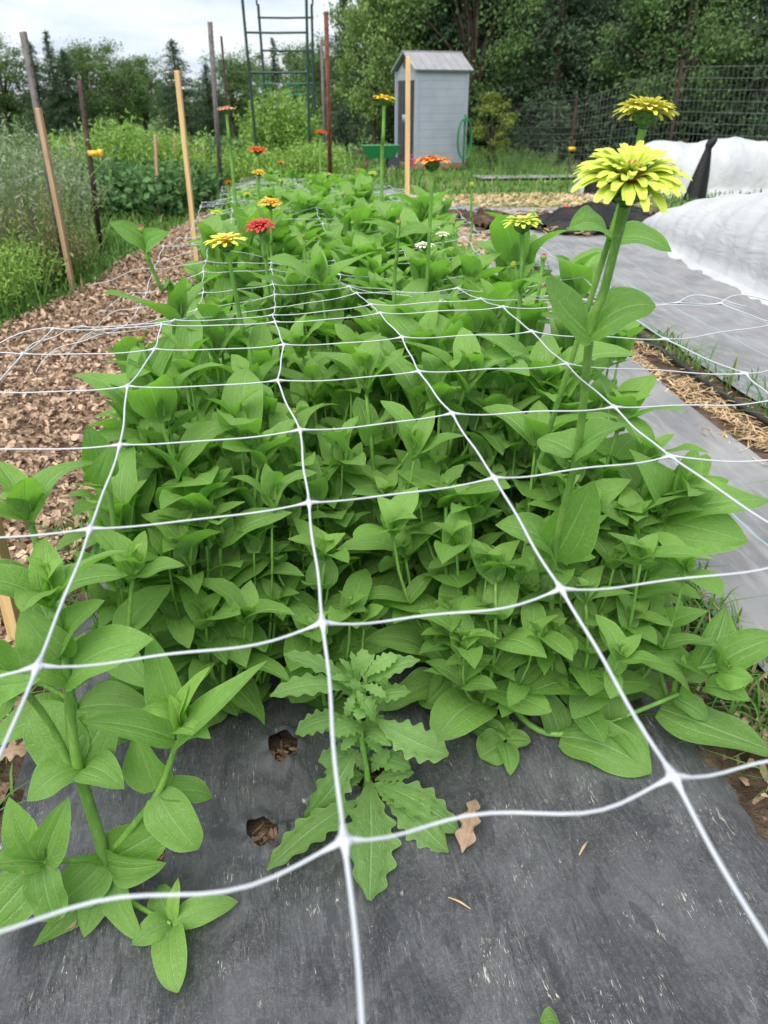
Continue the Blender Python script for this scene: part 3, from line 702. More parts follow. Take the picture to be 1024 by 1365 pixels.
hb = fground(619, 19.2); hs = MB(); a = np.linspace(0, 2 * math.pi * 7, 150)
hs.tube(np.stack([.16 * np.cos(a) * (1 + .05 * np.sin(a * 1.3)), .05 * np.sin(a * .37), .62 + .42 * np.sin(a)], 1), .012, 6); hs.tube([(0, .05, 0), (0, .05, 1.1)], .025, 6); hs.tube([(0, .05, 1.0), (0, -.07, 1.0)], .05, 8)
tag(hs.build('coiled_hose', M['green_hose'], None, hb), 'green garden hose coiled on a stand at the corner of the shed', 'hose')
wc = fground(507, 19.0); wb = thing('wheelbarrow', 'low green garden cart standing in the grass left of the shed', 'garden cart', wc)
b = MB(); prof = np.array([[-.42, -.24], [.42, -.24], [.42, .24], [-.42, .24]])
b.grid(np.array([[[x * s, y * s, z] for x, y in prof] for z, s in ((.24, .62), (.24, .7), (.48, 1.0), (.50, 1.04), (.48, .96), (.26, .66), (.26, .02))]), closed=True); b.build('tray', M['green_hose'], wb, smooth=False)
for s in (-1, 1):
    b = MB(); b.tube([(.28, s * .2, .14), (.28, s * .14, .14)], .14, 14); b.build('wheel', M['shed_door'], wb)
    b = MB(); b.tube([(-.3, s * .14, .25), (-.34, s * .14, 0)], .018, 6); b.build('leg', M['rust'], wb)
bk = fground(553, 19.3); b = MB(); b.grid(np.array([[[.11 * s * math.cos(x), .11 * s * math.sin(x), z] for x in np.arange(14) * 6.283 / 14] for z, s in ((0, .7), (.20, 1), (.215, 1.06), (.21, .94), (.02, .66), (.02, .01))]), closed=True)
b.tube([(.11 * math.cos(t), 0, .21 + .1 * math.sin(t)) for t in np.linspace(0, math.pi, 9)], .006, 5)
tag(b.build('pink_bucket', M['pink'], None, bk), 'small pink bucket on the ground at the front of the shed', 'bucket')

# --- trellis arch with climbing plants
tr0 = fground(377, 14.6)
tre = thing('trellis_arch', 'tall green metal trellis arch at the far end of the flower bed', 'trellis', tr0, -YAW)
def tre_leg(x0, x1, y, top=2.9):
    z = np.linspace(0, top, 8); return np.stack([x0 + (x1 - x0) * z / top, 0 * z + y, z - .1], 1)
TW = .44
for y_, a_, b_ in ((0, -TW, -.51), (0, TW, .51), (1.5, -TW + .02, -.47), (1.5, TW - .02, .47)):
    mb = MB(); L = tre_leg(a_, b_, y_); mb.tube(L, .023, 8)
    for q in (.5, 1.1, 1.62, 2.3): mb.tube([L[0] + (L[-1] - L[0]) * q / 2.9 - ZU * .02, L[0] + (L[-1] - L[0]) * q / 2.9 + ZU * .02], .024, 8)
    mb.build('leg', M['green_steel'], tre)
for y_, zs in ((0, (1.72, 2.28, 2.75)), (1.5, (.55, 1.58, 2.1, 2.6))):
    for z_ in zs: mb = MB(); ww = TW + .05 * z_ / 2.3; mb.tube([(-ww, y_, z_), (0, y_, z_ - .006), (ww, y_, z_)], .018, 8); mb.build('rung', M['green_steel'], tre)
for sx in (-1, 1):
    mb = MB(); t = np.linspace(0, math.pi, 14); mb.tube(np.stack([0 * t + sx * .49, .75 - .75 * np.cos(t), 2.78 + .6 * np.sin(t)], 1), .016, 8); mb.build('arch_hoop', M['green_steel'], tre)
mb = MB()
for z_ in np.arange(.3, 1.7, .16): mb.tube([(-.46, .75 + .02 * math.sin(z_ * 9), z_), (0, .76, z_ - .03), (.46, .75, z_)], .004, 5)
for x_ in np.arange(-.4, .45, .16): mb.tube([(x_, .75, 0), (x_ + .02, .76, .9), (x_, .75, 1.75)], .004, 5)
mb.build('climbing_net', M['green_twine'], tre)

def card_cloud(mb, P, size, g, up=.4, tint=(0, 1), asp=.5, young=0.0):
    """Leaf-sized pointed faces at the given points."""
    n = len(P); d = g.normal(0, 1, (n, 3)); d[:, 2] += up; d /= np.linalg.norm(d, axis=1, keepdims=True)
    r = g.normal(0, 1, (n, 3)); s = np.cross(d, r); s /= np.linalg.norm(s, axis=1, keepdims=True)
    L = (size * g.uniform(.6, 1.35, n))[:, None]
    nn = np.cross(s, d)
    V = np.stack([P - d * L / 2, P + s * L * asp / 2 + nn * L * .07, P + d * L / 2, P - s * L * asp / 2 + nn * L * .07], 1).reshape(-1, 3)
    Q = (np.arange(n)[:, None] * 4 + np.array([0, 1, 2, 3]))
    tt = np.repeat(np.clip(g.uniform(*tint, n), 0, 1), 4)
    mb.add(V, Q=Q, UV=np.tile([[0, .5], [.5, 1], [1, .5], [.5, 0]], (n, 1)), C=np.stack([tt, 0 * tt + young, 0 * tt, 0 * tt + 1], 1))
def foliage_mat(name, a, b, y=(.2, .3, .06), trans=.25, rough=.6):
    k = NT(name); t = k.tint(); n = k.noise(k.obj(), 1.3, 3)
    c = k.mix(k.math('MULTIPLY_ADD', n.outputs[0], .6, k.math('MULTIPLY', t.outputs[0], .6), clamp=True), a, b); c = k.mix(t.outputs[1], c, y)
    tr = k.n('BsdfTranslucent', {'Color': c}); return k.finish(k.mixsh(trans, k.pbr(c, rough, .12), tr))
M['f_cedar'] = foliage_mat('cedar_foliage', (.034, .068, .042), (.085, .135, .068)); M['f_oak'] = foliage_mat('broadleaf_foliage', (.055, .105, .038), (.125, .21, .068))  # tree greens lifted, cedars bluish: background haze put into the colour
M['f_light'] = foliage_mat('light_foliage', (.11, .19, .05), (.22, .33, .10)); M['f_sage'] = foliage_mat('sage_foliage', (.15, .20, .115), (.31, .37, .23)); M['f_tan'] = foliage_mat('dry_seed_foliage', (.17, .18, .075), (.36, .33, .17))
M['f_fern'] = foliage_mat('feathery_foliage', (.14, .28, .05), (.28, .43, .095)); M['f_bean'] = foliage_mat('bean_foliage', (.045, .115, .035), (.12, .23, .08)); M['f_yel'] = foliage_mat('yellowing_foliage', (.09, .14, .03), (.20, .25, .055))

def broadleaf(g, H, R, nc=70, per=130, size=.16):
    cr_, tk = MB(), MB()
    cz = H * .58
    for i in range(nc):
        v = nrm(g.normal(0, 1, 3)); rr = g.uniform(.45, 1.0) ** .6; lob = 1 + .25 * math.sin(3 * math.atan2(v[1], v[0]) + v[2] * 4)
        c = np.array([v[0] * R * rr * lob, v[1] * R * rr * lob, cz + v[2] * H * .44 * rr]); cs = R * g.uniform(.14, .30)
        P = c + g.normal(0, 1, (per, 3)) * cs * np.array([.62, .62, .42]); card_cloud(cr_, P, size, g, .2, (g.uniform(0, .4), g.uniform(.5, 1)), .6)
        if i % 4 == 0: tk.tube(bez([(0, 0, H * .18), (c[0] * .3, c[1] * .3, (H * .25 + c[2]) / 2), c], 6), np.linspace(R * .035, R * .008, 7), 5)
    tk.tube(bez([(0, 0, -.3), (.05 * R, .03 * R, H * .3), (0, .04 * R, H * .75)], 8), np.linspace(R * .075, R * .02, len(bez([(0, 0, 0), (0, 0, 1), (0, 0, 2)], 8))), 8)
    return cr_, tk
def conifer(g, H, R, levels=26, size=.16, per=9):
    cr_, tk = MB(), MB(); tk.tube([(0, 0, -.3), (.02, 0, H * .5), (0, 0, H)], [R * .08, R * .05, .01], 8)
    for i in range(levels):
        f = i / levels; z = H * (.06 + .93 * f); ra = R * (1 - f) ** .75 * g.uniform(.8, 1.15) + .06
        for j in range(max(4, int(11 * (1 - f) + 4))):
            a = g.uniform(0, 6.283); L = ra * g.uniform(.6, 1.15); t = np.linspace(.15, 1, max(3, int(per * (1 - f * .5))))
            br = np.stack([np.cos(a) * L * t, np.sin(a) * L * t, z + L * (.28 * t - .42 * t * t)], 1)
            P = np.repeat(br, 5, 0) + g.normal(0, 1, (len(t) * 5, 3)) * np.array([.10, .10, .08]) * (R * .5)
            card_cloud(cr_, P, size, g, -.25, (g.uniform(0, .4), g.uniform(.4, 1)), .42)
            if j % 4 == 0: tk.tube(br[::2], np.linspace(.018 * R, .005 * R, len(br[::2])), 4)
    return cr_, tk
TREE = {}
def tree_kind(key, builder, mat, *a, **kw):
    c_, t_ = builder(*a, **kw); TREE[key] = (c_.mesh('crown', M[mat], False), t_.mesh('trunk', M['bark']))
gt = np.random.default_rng(11)
tree_kind('oak', broadleaf, 'f_oak', gt, 6.0, 2.3, 80, 200, .12); tree_kind('oak2', broadleaf, 'f_oak', gt, 6.0, 1.9, 70, 200, .12); tree_kind('light', broadleaf, 'f_light', gt, 6.0, 1.7, 70, 200, .12)
tree_kind('cedar', conifer, 'f_cedar', gt, 6.5, 1.7, 34, .11, 12); tree_kind('cedar2', conifer, 'f_cedar', gt, 6.5, 1.35, 34, .11, 12); tree_kind('bush', broadleaf, 'f_yel', gt, 2.4, .8, 40, 90, .09)
def plant_tree(key, px, f, H, name, label, group, base=6.0, wide=1.0):
    p = fground(px, f); r = thing(name, label, 'tree', p, random.Random(px * 7 + int(f)).uniform(0, 6.28), group); s = H / base
    for mesh_, nm in zip(TREE[key], ('crown', 'trunk')): o = link(nm, mesh_, r); o.scale = (s * wide, s * wide, s)
    return r
G1, G2, G3 = 'evergreen trees behind the wire fence', 'leafy trees in the row behind the shed and fence', 'distant trees beyond the left beds'
for px, f, H, wd in [(735, 22, 7, 1.0), (845, 21, 7, 1.0), (600, 23.5, 7, 1.0), (1005, 19, 6.5, 1.0), (545, 25, 7.5, 1.1), (600, 27, 8.5, 1.2), (655, 24.5, 8, 1.2), (715, 26, 8.5, 1.2), (770, 23.5, 8, 1.1), (830, 25, 8.5, 1.2), (930, 21.5, 8, 1.1), (985, 23, 8.5, 1.2), (1045, 20, 8, 1.2), (690, 30, 9.5, 1.3), (800, 29, 9.5, 1.3), (900, 27, 9.5, 1.3), (1110, 23, 9, 1.3), (570, 31, 9.5, 1.3)]:
    plant_tree('cedar' if px % 2 else 'cedar2', px, f, H, 'cedar_tree', 'dark evergreen tree in the dense row behind the wire fence', G1, 6.5, wd)
for px, f, H, wd, kd in [(525, 27, 5.6, .9, 'oak2'), (625, 23, 5.5, .9, 'oak'), (895, 20, 4.4, .95, 'oak')]:
    plant_tree(kd, px, f, H, 'leafy_tree', 'mid green leafy tree among the dark evergreens on the right', G2, 6.0, wd)
plant_tree('light', 500, 23.5, 5.0, 'leafy_tree', 'tall light green tree at the left end of the dense tree row', None, 6.0, .75)
plant_tree('cedar2', 462, 29, 5.6, 'pine_tree', 'slender light topped pine at the left edge of the dense tree row', None, 6.5, .7)
plant_tree('bush', 655, 19.5, 1.5, 'yellowing_shrub', 'yellow green shrub growing beside the shed and the fence', None, 2.4, 1.0)
for px, f, H, wd, kd in [(-45, 46, 4.7, 1.2, 'oak'), (18, 50, 5.0, 1.2, 'oak2'), (128, 52, 4.9, 1.2, 'oak'), (168, 50, 4.8, 1.2, 'oak2'), (200, 56, 4.4, 1.2, 'oak'), (315, 52, 4.3, 1.4, 'oak'), (350, 56, 4.8, 1.2, 'oak2'), (405, 50, 4.6, 1.3, 'oak'), (445, 44, 4.6, 1.2, 'oak2')]:
    plant_tree(kd, px, f, H, 'distant_tree', 'leafy green tree in the far row across the field', G3, 6.0, wd)
for px, f, H, wd in [(65, 47, 4.7, 1.2), (88, 47, 5.2, 1.0), (105, 48, 4.4, 1.3), (245, 46, 4.7, 1.6), (285, 48, 3.7, 1.5), (372, 50, 5.1, .8), (430, 48, 4.6, .9), (-15, 44, 4.2, 1.3)]:
    plant_tree('cedar' if px % 2 else 'cedar2', px, f, H, 'distant_evergreen', 'dark evergreen tree in the far row across the field', G3, 6.5, wd)
far = MB(); gf = np.random.default_rng(5); n = 9000; xx = gf.uniform(-60, 60, n); yy = gf.uniform(58, 66, n); hh = 2.6 + .8 * np.sin(xx * .5) + .5 * np.sin(xx * 1.3); card_cloud(far, np.stack([xx, yy, tz(xx, yy) + hh * gf.uniform(0, 1, n) ** .8], 1), .55, gf, .2, (0, 1), .7)
struct(far.build('far_woods', M['f_oak'], smooth=False), 'stuff')

# --- wire fence on the right
fe = thing('wire_fence', 'tall welded wire fence on steel posts in front of the dark trees', 'fence', (0, 0, 0))
fpts = []
for px, f, ht in ((560, 26.5, 1.35), (668, 22.3, 1.38), (762, 18.8, 1.42), (892, 16.2, 1.92), (1060, 13.6, 1.8), (1230, 11.6, 1.8)):
    p = fground(px, f); fpts.append((p, ht))
    mb = MB(); mb.box(p + ZU * (ht / 2), (.055, .03, ht + .1)); mb.box(p + ZU * (ht / 2) + np.array([0, .03, 0]), (.02, .045, ht + .09)); po = mb.build('post', M['dark_rust'], fe, smooth=False)
    for zz in ((.47, .36) if px == 668 else (.42,) if px == 762 else ()):
        mb = MB(); mb.box(p + np.array([0, -.045, zz]), (.15, .06, .08)); mb.box(p + np.array([0, -.08, zz + .01]), (.08, .05, .05)); mb.build('insulator', M['insulator'], po)
mb = MB()
for (a, ha), (b, hb_) in zip(fpts[:-1], fpts[1:]):
    for q in np.linspace(.03, .97, 11): mb.tube([a + ZU * ha * q, (a + b) / 2 + ZU * ((ha + hb_) / 2 * q - .01), b + ZU * hb_ * q], .0032, 3, cap=False)
    cnt = int(np.linalg.norm(b - a) / .11)
    for i in range(cnt): t = i / cnt; c_ = a + (b - a) * t; hh = ha + (hb_ - ha) * t; mb.tube([c_ + ZU * .02, c_ + ZU * hh * .97], .0016, 3, cap=False)
mb.build('wire_mesh', M['wire'] if 'wire' in M else M.setdefault('wire', plain('galvanised_wire', (.30, .31, .32), .5, .5, .2)), fe)

# --- white row cover tunnels
k = NT('row_cover_fleece'); o = k.obj(); n1_, n2_ = k.noise(o, 2.2, 4, .6), k.noise(k.mapping(o, (9, 1.6, 6), (0, 0, .3)), 1.0, 5, .6, .8)
c = k.mix(k.smooth(n1_.outputs[0], .3, .7), (.51, .525, .55), (.61, .62, .63)); c = k.mix(k.smooth(k.noise(o, 5, 5, .7).outputs[0], .62, .74, 0, .3), c, (.44, .40, .33))
pb = k.pbr(c, .75, .2, k.bump(n2_, .5, .05)); M['fleece'] = k.finish(k.mixsh(.3, pb, k.n('BsdfTranslucent', {'Color': c})))
def tunnel(A, B, wd, ht, seed, label, tl=1.2):
    """Fleece laid over hoops from A to B, gathered to the ground at both ends, its hem spread on the soil."""
    g = np.random.default_rng(seed); A, B = np.array([*A, 0.]), np.array([*B, 0.]); d = nrm(B - A); s = np.array([d[1], -d[0], 0]); L = np.linalg.norm(B - A)
    nu, nv = 90, 44; P = np.zeros((nu, nv, 3)); t = np.linspace(0, 1, nu); v = np.linspace(-1, 1, nv)
    for i in range(nu):
        e = min(t[i], 1 - t[i]) * L; f = min(1.0, e / tl) ** .6 if e < tl else 1.0
        sag = 1 - .09 * math.sin(t[i] * L / 1.25 * math.pi + .7) ** 2 * f
        for j in range(nv):
            a = abs(v[j]); off = np.sign(v[j]) * wd / 2 * (math.sin(min(a / .8, 1) * math.pi / 2) + max(0, a - .8) * 1.3) * (.55 + .45 * f ** .5)
            z = ht * f * sag * max(0.0, math.cos(min(a / .8, 1) * math.pi / 2)) ** .7
            wr = .010 * math.sin(t[i] * L * 5 + 5 * math.sin(v[j] * 2)) * (a ** 1.5) + .009 * math.sin(t[i] * L * 17 + v[j] * 7 + 2 * math.sin(t[i] * 9)) + .006 * math.sin(t[i] * L * 31 - v[j] * 9)
            x = A + d * (t[i] * L) + s * (off + wr * (.4 + a)); P[i, j] = x; P[i, j, 2] = float(tz(x[0], x[1])) - .004 + max(z + wr * (z > .02), 0) + .006 * abs(math.sin(t[i] * L * 7 + v[j])) * (a > .8) - .05 * max(0, a - .88) / .12
    mb = MB(); mb.grid(P); o = mb.build('row_cover', M['fleece']); o.modifiers.new('solid', 'SOLIDIFY').thickness = .003
    return tag(o, label, 'row cover', 'white row cover tunnels')
pa = gat(868, 312); pb_ = gat(1024, 396)
tunnel((3.55, 6.95), (3.12, .9), 1.15, .60, 2, 'nearer white fleece row cover tunnel with its hem on the grey fabric', 2.6)
pf = fground(772, 12.4); tunnel((pf[0], pf[1]), (pf[0] + 6.5, pf[1] - .6), 1.25, .74, 4, 'farther white fleece row cover tunnel below the wire fence')

M['black_plastic'] = plain('black_plastic_sheet', (.008, .008, .009), .5, .3, .3, 18, .6, .01)
def draped(p, h, w_, seed, label, face=1):
    """Black sheeting hung over a short stake, gathered to a nodding knot with two loose ends."""
    g = np.random.default_rng(seed); k = 22; zz = np.linspace(0, 1, 16); G = []
    for z in zz:
        r = np.interp(z, [0, .2, .5, .72, .8, .88, .95, 1], [1, .86, .62, .40, .30, .46, .44, .05]) * w_
        cx = np.interp(z, [0, .5, .8, .9, 1], [-.25, -.05, .08, .20, .42]) * w_ * 1.4 * face
        G.append([[cx + r * (1 + .16 * math.sin(a * 5 + z * 3 + seed) * (1 - z)) * math.cos(a), r * .8 * (1 + .16 * math.cos(a * 4 + seed) * (1 - z)) * math.sin(a), z * h] for a in np.arange(k) * 6.283 / k])
    mb = MB(); mb.grid(np.array(G), closed=True)
    for q in (-.5, .4): c_ = np.array([.05 * w_ * face, q * w_ * .2, h * .92]); leaf(mb, c_, c_ + np.array([-.28 * face * w_, q * .2 * w_, h * .14]), (0, 0, 1), w_ * .25, fold=.3, shape='lance', nu=6, nv=4)
    return tag(mb.build('draped_black_sheet', M['black_plastic'], None, p), label, 'black sheet', 'black sheets tied over stakes')
q = fground(943, 10.4); draped(q, .73, .135, 1, 'black plastic gathered to a knotted tip between the two white row covers', 1)
q = fground(795, 12.0); draped(q, .50, .15, 5, 'black plastic bundle standing at the left end of the far row cover', -1)
q = gat(800, 305); mb = MB(); gg = np.random.default_rng(8); uu, vv = np.meshgrid(np.linspace(-1, 1, 30), np.linspace(-1, 1, 24), indexing='ij')
zz = .17 * np.clip(1 - uu ** 2, 0, 1) * np.clip(1 - vv ** 2, 0, 1) + .05 * np.abs(np.sin(uu * 7 + vv * 3)) * (1 - .6 * np.abs(vv)) + .03 * np.sin(vv * 11 + uu * 5)
mb.grid(np.stack([uu * .55 + .06 * np.sin(vv * 6), vv * .28 + .05 * np.sin(uu * 5), np.maximum(zz, .0) + .01], -1)); tag(mb.build('crumpled_black_sheet', M['black_plastic'], None, q), 'crumpled black plastic sheet lying beside the near row cover', 'black sheet')
M['red_fruit'] = plain('red_fruit', (.55, .04, .04), .35, .5, .1)
for px, py, lb in ((754, 281, 'small red fruit lying on dark soil, the left one of two'), (783, 277, 'small red fruit lying on straw near the black sheet')):
    q = gat(px, py); mb = MB(); n_ = 10; mb.grid(np.array([[[.035 * math.sin(p) * math.cos(a) * (1 + .05 * math.cos(5 * a)), .035 * math.sin(p) * math.sin(a), .03 + .03 * math.cos(p) * (1 - .3 * math.exp(-((p) / .3) ** 2))] for a in np.arange(12) * 6.283 / 12] for p in np.linspace(.02, 3.12, n_)]), closed=True)
    tag(mb.build('red_fruit', M['red_fruit'], None, q), lb, 'fruit', 'red fruits on the soil')

# --- posts and stakes
tpost(86, 338, 4.80, 33, 42, 'dark steel post with a wooden stake lashed to it in tall weeds', 'grey_steel', .020)
lath(90, 345, 4.70, 51, 144, 9, 'weathered wooden stake leaning on the dark steel post at left', 'old_lath')
tpost(131, 300, 6.0, 108, 106, 'rusty steel post with a yellow insulator before the feathery green bush', 'dark_rust', .019, [(120, 204)])
lath(260, 323, 5.1, 236, 94, 9, 'pale new pine stake at the left edge of the bed')
lath(543, 262, 10.6, 544, 76, 9.5, 'tall pale pine stake standing in front of the grey shed')
tpost(294, 225, 11.5, 282, 29, 'grey steel post, taller of the pair left of the trellis', 'grey_steel', .036)
tpost(310, 225, 12.5, 294, 48, 'slimmer dark post behind the grey post left of the trellis', 'dark_rust', .018)
tpost(442, 232, 11.0, 437, 15, 'red brown steel post right of the trellis', 'rust', .033)
tpost(435, 228, 13.5, 430, 56, 'grey steel post just behind the red brown post', 'grey_steel', .026)
for a in [(103, 238, 11, 95, 182, 5.5, 'short wooden stake between the two dark posts at left'), (209, 277, 8.3, 207, 180, 5, 'thin wooden stake at the right side of the feathery bush'), (235, 262, 10, 232, 178, 4.5, 'thin wooden stake behind the pale pine stake'), (263, 245, 12, 261, 186, 3.6, 'far thin stake, left of a pair beside the bed'), (273, 245, 12.5, 271, 190, 3.4, 'far thin stake, right of a pair beside the bed')]: lath(*a, 'old_lath')
lath(22, 846, 1.30, -44, 560, 27, 'close pine stake cut by the left edge of the picture')
mb = MB(); a_, b_ = at(-40, 252, 4.6), at(58, 228, 5.5); mb.tube(bez([a_, (a_ + b_) / 2 - ZU * .02, b_]), .005, 5); b2 = at(120, 250, 6.95); mb.tube(bez([b_, (b_ + b2) / 2 - ZU * .05, b2]), .003, 5)
tag(mb.build('twine', M['string']), 'white twine strung from the weathered stake across the tall weeds', 'twine')

# --- tall weeds, feathery bush and leafy crops on the left
def stand(g, R, H, n, size, per, lean=.18, asp=.3, tint=(0, 1), ry=None, young=0.0):
    fo, st = MB(), MB()
    for i in range(n):
        a, r = g.uniform(0, 6.283), math.sqrt(g.uniform(0, 1)); b = np.array([r * R * math.cos(a), r * (ry or R) * math.sin(a), 0]); h = H * g.uniform(.65, 1.08) * (1 - .25 * r)
        tp = b + np.array([g.normal(0, lean) * H, g.normal(0, lean) * H, h]) + b * .25; C_ = bez([b, (b + tp) / 2 + ZU * h * .08, tp], 8); st.tube(C_, np.linspace(.0045, .0015, len(C_)), 4, cap=False)
        q = g.uniform(.15, 1.0, per) ** .8; P = np.stack([np.interp(q, np.linspace(0, 1, len(C_)), C_[:, j]) for j in range(3)], 1) + g.normal(0, 1, (per, 3)) * (size * .55 + .02); card_cloud(fo, P, size, g, .5, tint, asp, young)
    return fo, st
def bush(px, f, R, H, n, size, per, mat, seed, name, label, cat='plant', group=None, **kw):
    p = fground(px, f); r = thing(name, label, cat, p, 0, group); fo, st = stand(np.random.default_rng(seed), R, H, n, size, per, **kw)
    fo.build('foliage', M[mat], r, smooth=False); st.build('stem', M['stem'], r); return r
GW = 'tall weeds along the left path'
bush(-22, 5.5, .46, .95, 110, .035, 70, 'f_sage', 1, 'tall_weed', 'tall grey green weed clump behind the leaning dark post', 'weed', GW)
bush(-105, 4.8, .52, .98, 120, .035, 70, 'f_sage', 2, 'tall_weed', 'grey green weed clump cut by the left edge of the picture', 'weed', GW)
bush(40, 7.0, .36, .62, 90, .035, 70, 'f_sage', 3, 'tall_weed', 'grey green weed clump just right of the leaning dark post', 'weed', GW)
bush(-40, 4.85, .40, .60, 110, .022, 80, 'f_tan', 4, 'seeding_weed', 'weed clump gone to straw coloured seed beside the bark path', 'weed', GW)
bush(-75, 4.2, .36, .40, 90, .03, 60, 'f_fern', 5, 'low_weed', 'low bright green weeds in front of the seeding clump', 'weed', GW)
bush(30, 5.0, .24, .34, 80, .025, 60, 'f_tan', 6, 'seeding_weed', 'small straw tinted weed clump at the foot of the weathered stake', 'weed', GW)
bush(176, 10.2, .60, .95, 150, .06, 120, 'f_fern', 7, 'feathery_bush', 'bright green feathery mound between the rusty post and thin stake', 'bush', None, asp=.28)
GC = 'leafy crops left of the bed'
for i, (px, f, R, H, lb) in enumerate([(150, 8.4, .5, .46, 'dark leafy crop plant right behind the rusty steel post'), (185, 8.9, .5, .5, 'dark leafy crop plant at the foot of the feathery mound'), (105, 8.2, .45, .5, 'dark leafy crop plant left of the rusty steel post'), (222, 9.6, .4, .45, 'dark leafy crop plant behind the thin wooden stake')]):
    bush(px, f, R, H, 70, .085, 34, 'f_bean', 20 + i, 'leafy_crop', lb, 'plant', GC, asp=.6)
bush(262, 15, 1.3, .75, 130, .08, 60, 'f_bean', 30, 'leafy_crop', 'far leafy crop row behind the pair of thin stakes', 'plant', GC, asp=.6)
bush(125, 14.5, 2.0, .9, 170, .08, 60, 'f_oak', 31, 'leafy_crop', 'tall crop row in the distance behind the rusty post', 'plant', GC, asp=.5)
bush(30, 12.5, 2.0, .85, 170, .07, 60, 'f_bean', 32, 'leafy_crop', 'distant crop row seen above the grey green weeds', 'plant', GC, asp=.5)
v = bush(377, 15.3, .55, 1.55, 190, .06, 110, 'f_fern', 33, 'climbing_sweet_pea', 'pale green climbing sweet peas with lilac flowers on the trellis', 'plant', None, asp=.45, lean=.05)
PM('lilac', (.45, .35, .60), (.65, .58, .78)); mb = MB(); gg = np.random.default_rng(3)
for i in range(26):
    c_ = np.array([gg.uniform(-.5, .5), gg.uniform(-.5, .1), gg.uniform(.5, 1.85)]); 
    for j in range(3): leaf(mb, c_, c_ + nrm(gg.normal(0, 1, 3)) * .05, gg.normal(0, 1, 3), .05, shape='round', nu=4, nv=3, tint=(gg.uniform(), 0))
mb.build('blossom', M['lilac'], v)
bush(330, 12.2, .45, .72, 110, .06, 60, 'f_fern', 34, 'green_shrub', 'light green bushy plant at the left foot of the trellis', 'plant', None, asp=.4)
bush(418, 13, .4, .75, 100, .06, 60, 'f_fern', 35, 'green_shrub', 'light green bushy plant at the right foot of the trellis', 'plant', None, asp=.4)
for i, (px, f, H, lb) in enumerate([(690, 17.6, .5, 'low weeds under the wire fence left of the fence post'), (850, 15, .45, 'dry grassy weeds under the fence above the far row cover'), (980, 13.6, .75, 'tall straw coloured weeds against the fence at right')]):
    bush(px, f, .9, H, 110, .05, 40, 'f_tan' if i else 'f_oak', 40 + i, 'fence_weed', lb, 'weed', 'weeds under the fence', asp=.18)
for i, (px, py, lb) in enumerate([(598, 219, 'rounded grass clump in front of the shed base'), (618, 216, 'larger rounded weed clump right of the shed base')]):
    q = gat(px, py); r = thing('grass_clump', lb, 'weed', q); fo, st = stand(np.random.default_rng(50 + i), .35, .42, 70, .05, 45); fo.build('foliage', M['f_fern'], r, smooth=False); st.build('stem', M['stem'], r)

# ================================================================== THE FLOWER BED
# --- white support netting
gn = np.random.default_rng(21)
XC = [-.50, -.335, -.157, .012, .173, .344, .528, .71]
YR = [.075, .24, .40, .563, .718, .873, 1.02, 1.17, 1.33] + [1.33 + .162 * i for i in range(1, 43)]
def net_z(x, y): return .71 - .10 * sst(1.1, 1.8, y) - .235 * sst(2.6, 8, y) + .02 * np.sin(x * 7 + y * 4.3) * sst(.95, 1.6, y) - .10 * sst(-.25, -.5, x) * sst(1.0, 1.5, y) + float(tz(x, y))
ND = {}
for r, y in enumerate(YR):
    for c_, x in enumerate(XC):
        jx, jy = gn.normal(0, .003, 2) * (1 if y > 1.2 else .3); amp = .012 * sst(1.2, 2, y)
        xx = x + jx - (.025 * sst(.8, 1.2, y) if 1 < c_ < 5 else 0) + amp * math.sin(y * 4 + c_); yy = y + jy + (.018 if c_ >= 4 else 0) * (y < 1.3) + (-.022 if c_ <= 2 and y < .6 else 0)
        ND[r, c_] = np.array([xx, yy, net_z(xx, yy) + gn.normal(0, .008) * sst(1.0, 1.6, y)])
ND[1, 3] = zat(459, 1120, .71); ND[1, 4] = zat(898, 1035, .71); ND[2, 2] = zat(50, 888, .71); ND[2, 3] = zat(430, 830, .71); ND[2, 4] = zat(748, 785, .71)
ND[3, 2] = zat(120, 705, .71); ND[3, 3] = zat(412, 670, .71); ND[3, 4] = zat(659, 637, .71); ND[3, 5] = zat(893, 608, .71); ND[4, 2] = zat(160, 593, .71); ND[4, 3] = zat(400, 573, .71); ND[4, 4] = zat(603, 551, .71)
ND[5, 2] = zat(170, 515, .71); ND[5, 3] = zat(370, 507, .71); ND[5, 4] = zat(558, 495, .71); ND[5, 6] = zat(994, 498, .71); ND[6, 6] = zat(887, 452, .71)
ND[2, 5] = zat(1090, 735, .71); ND[1, 2] = zat(-110, 1262, .71)
net = MB()
def string(a, b, sag, r=.0011, wave=0.0, ph=0.0):
    n_ = 17; t = np.linspace(0, 1, n_); P = a + (b - a) * t[:, None]; L = np.linalg.norm(b - a)
    P[:, 2] -= sag * 4 * t * (1 - t); s = np.array([(b - a)[1], -(b - a)[0], 0]) / L
    P += s * (wave * np.sin(t * 6.283 + ph) * np.sin(t * math.pi))[:, None]; P[:, 2] += wave * .6 * np.sin(t * 6.283 + ph + 1) * np.sin(t * math.pi)
    e = np.minimum(t, 1 - t) * L; net.tube(P, r * (1 + 1.7 * np.exp(-(e / .0055) ** 2)), 6, cap=False)
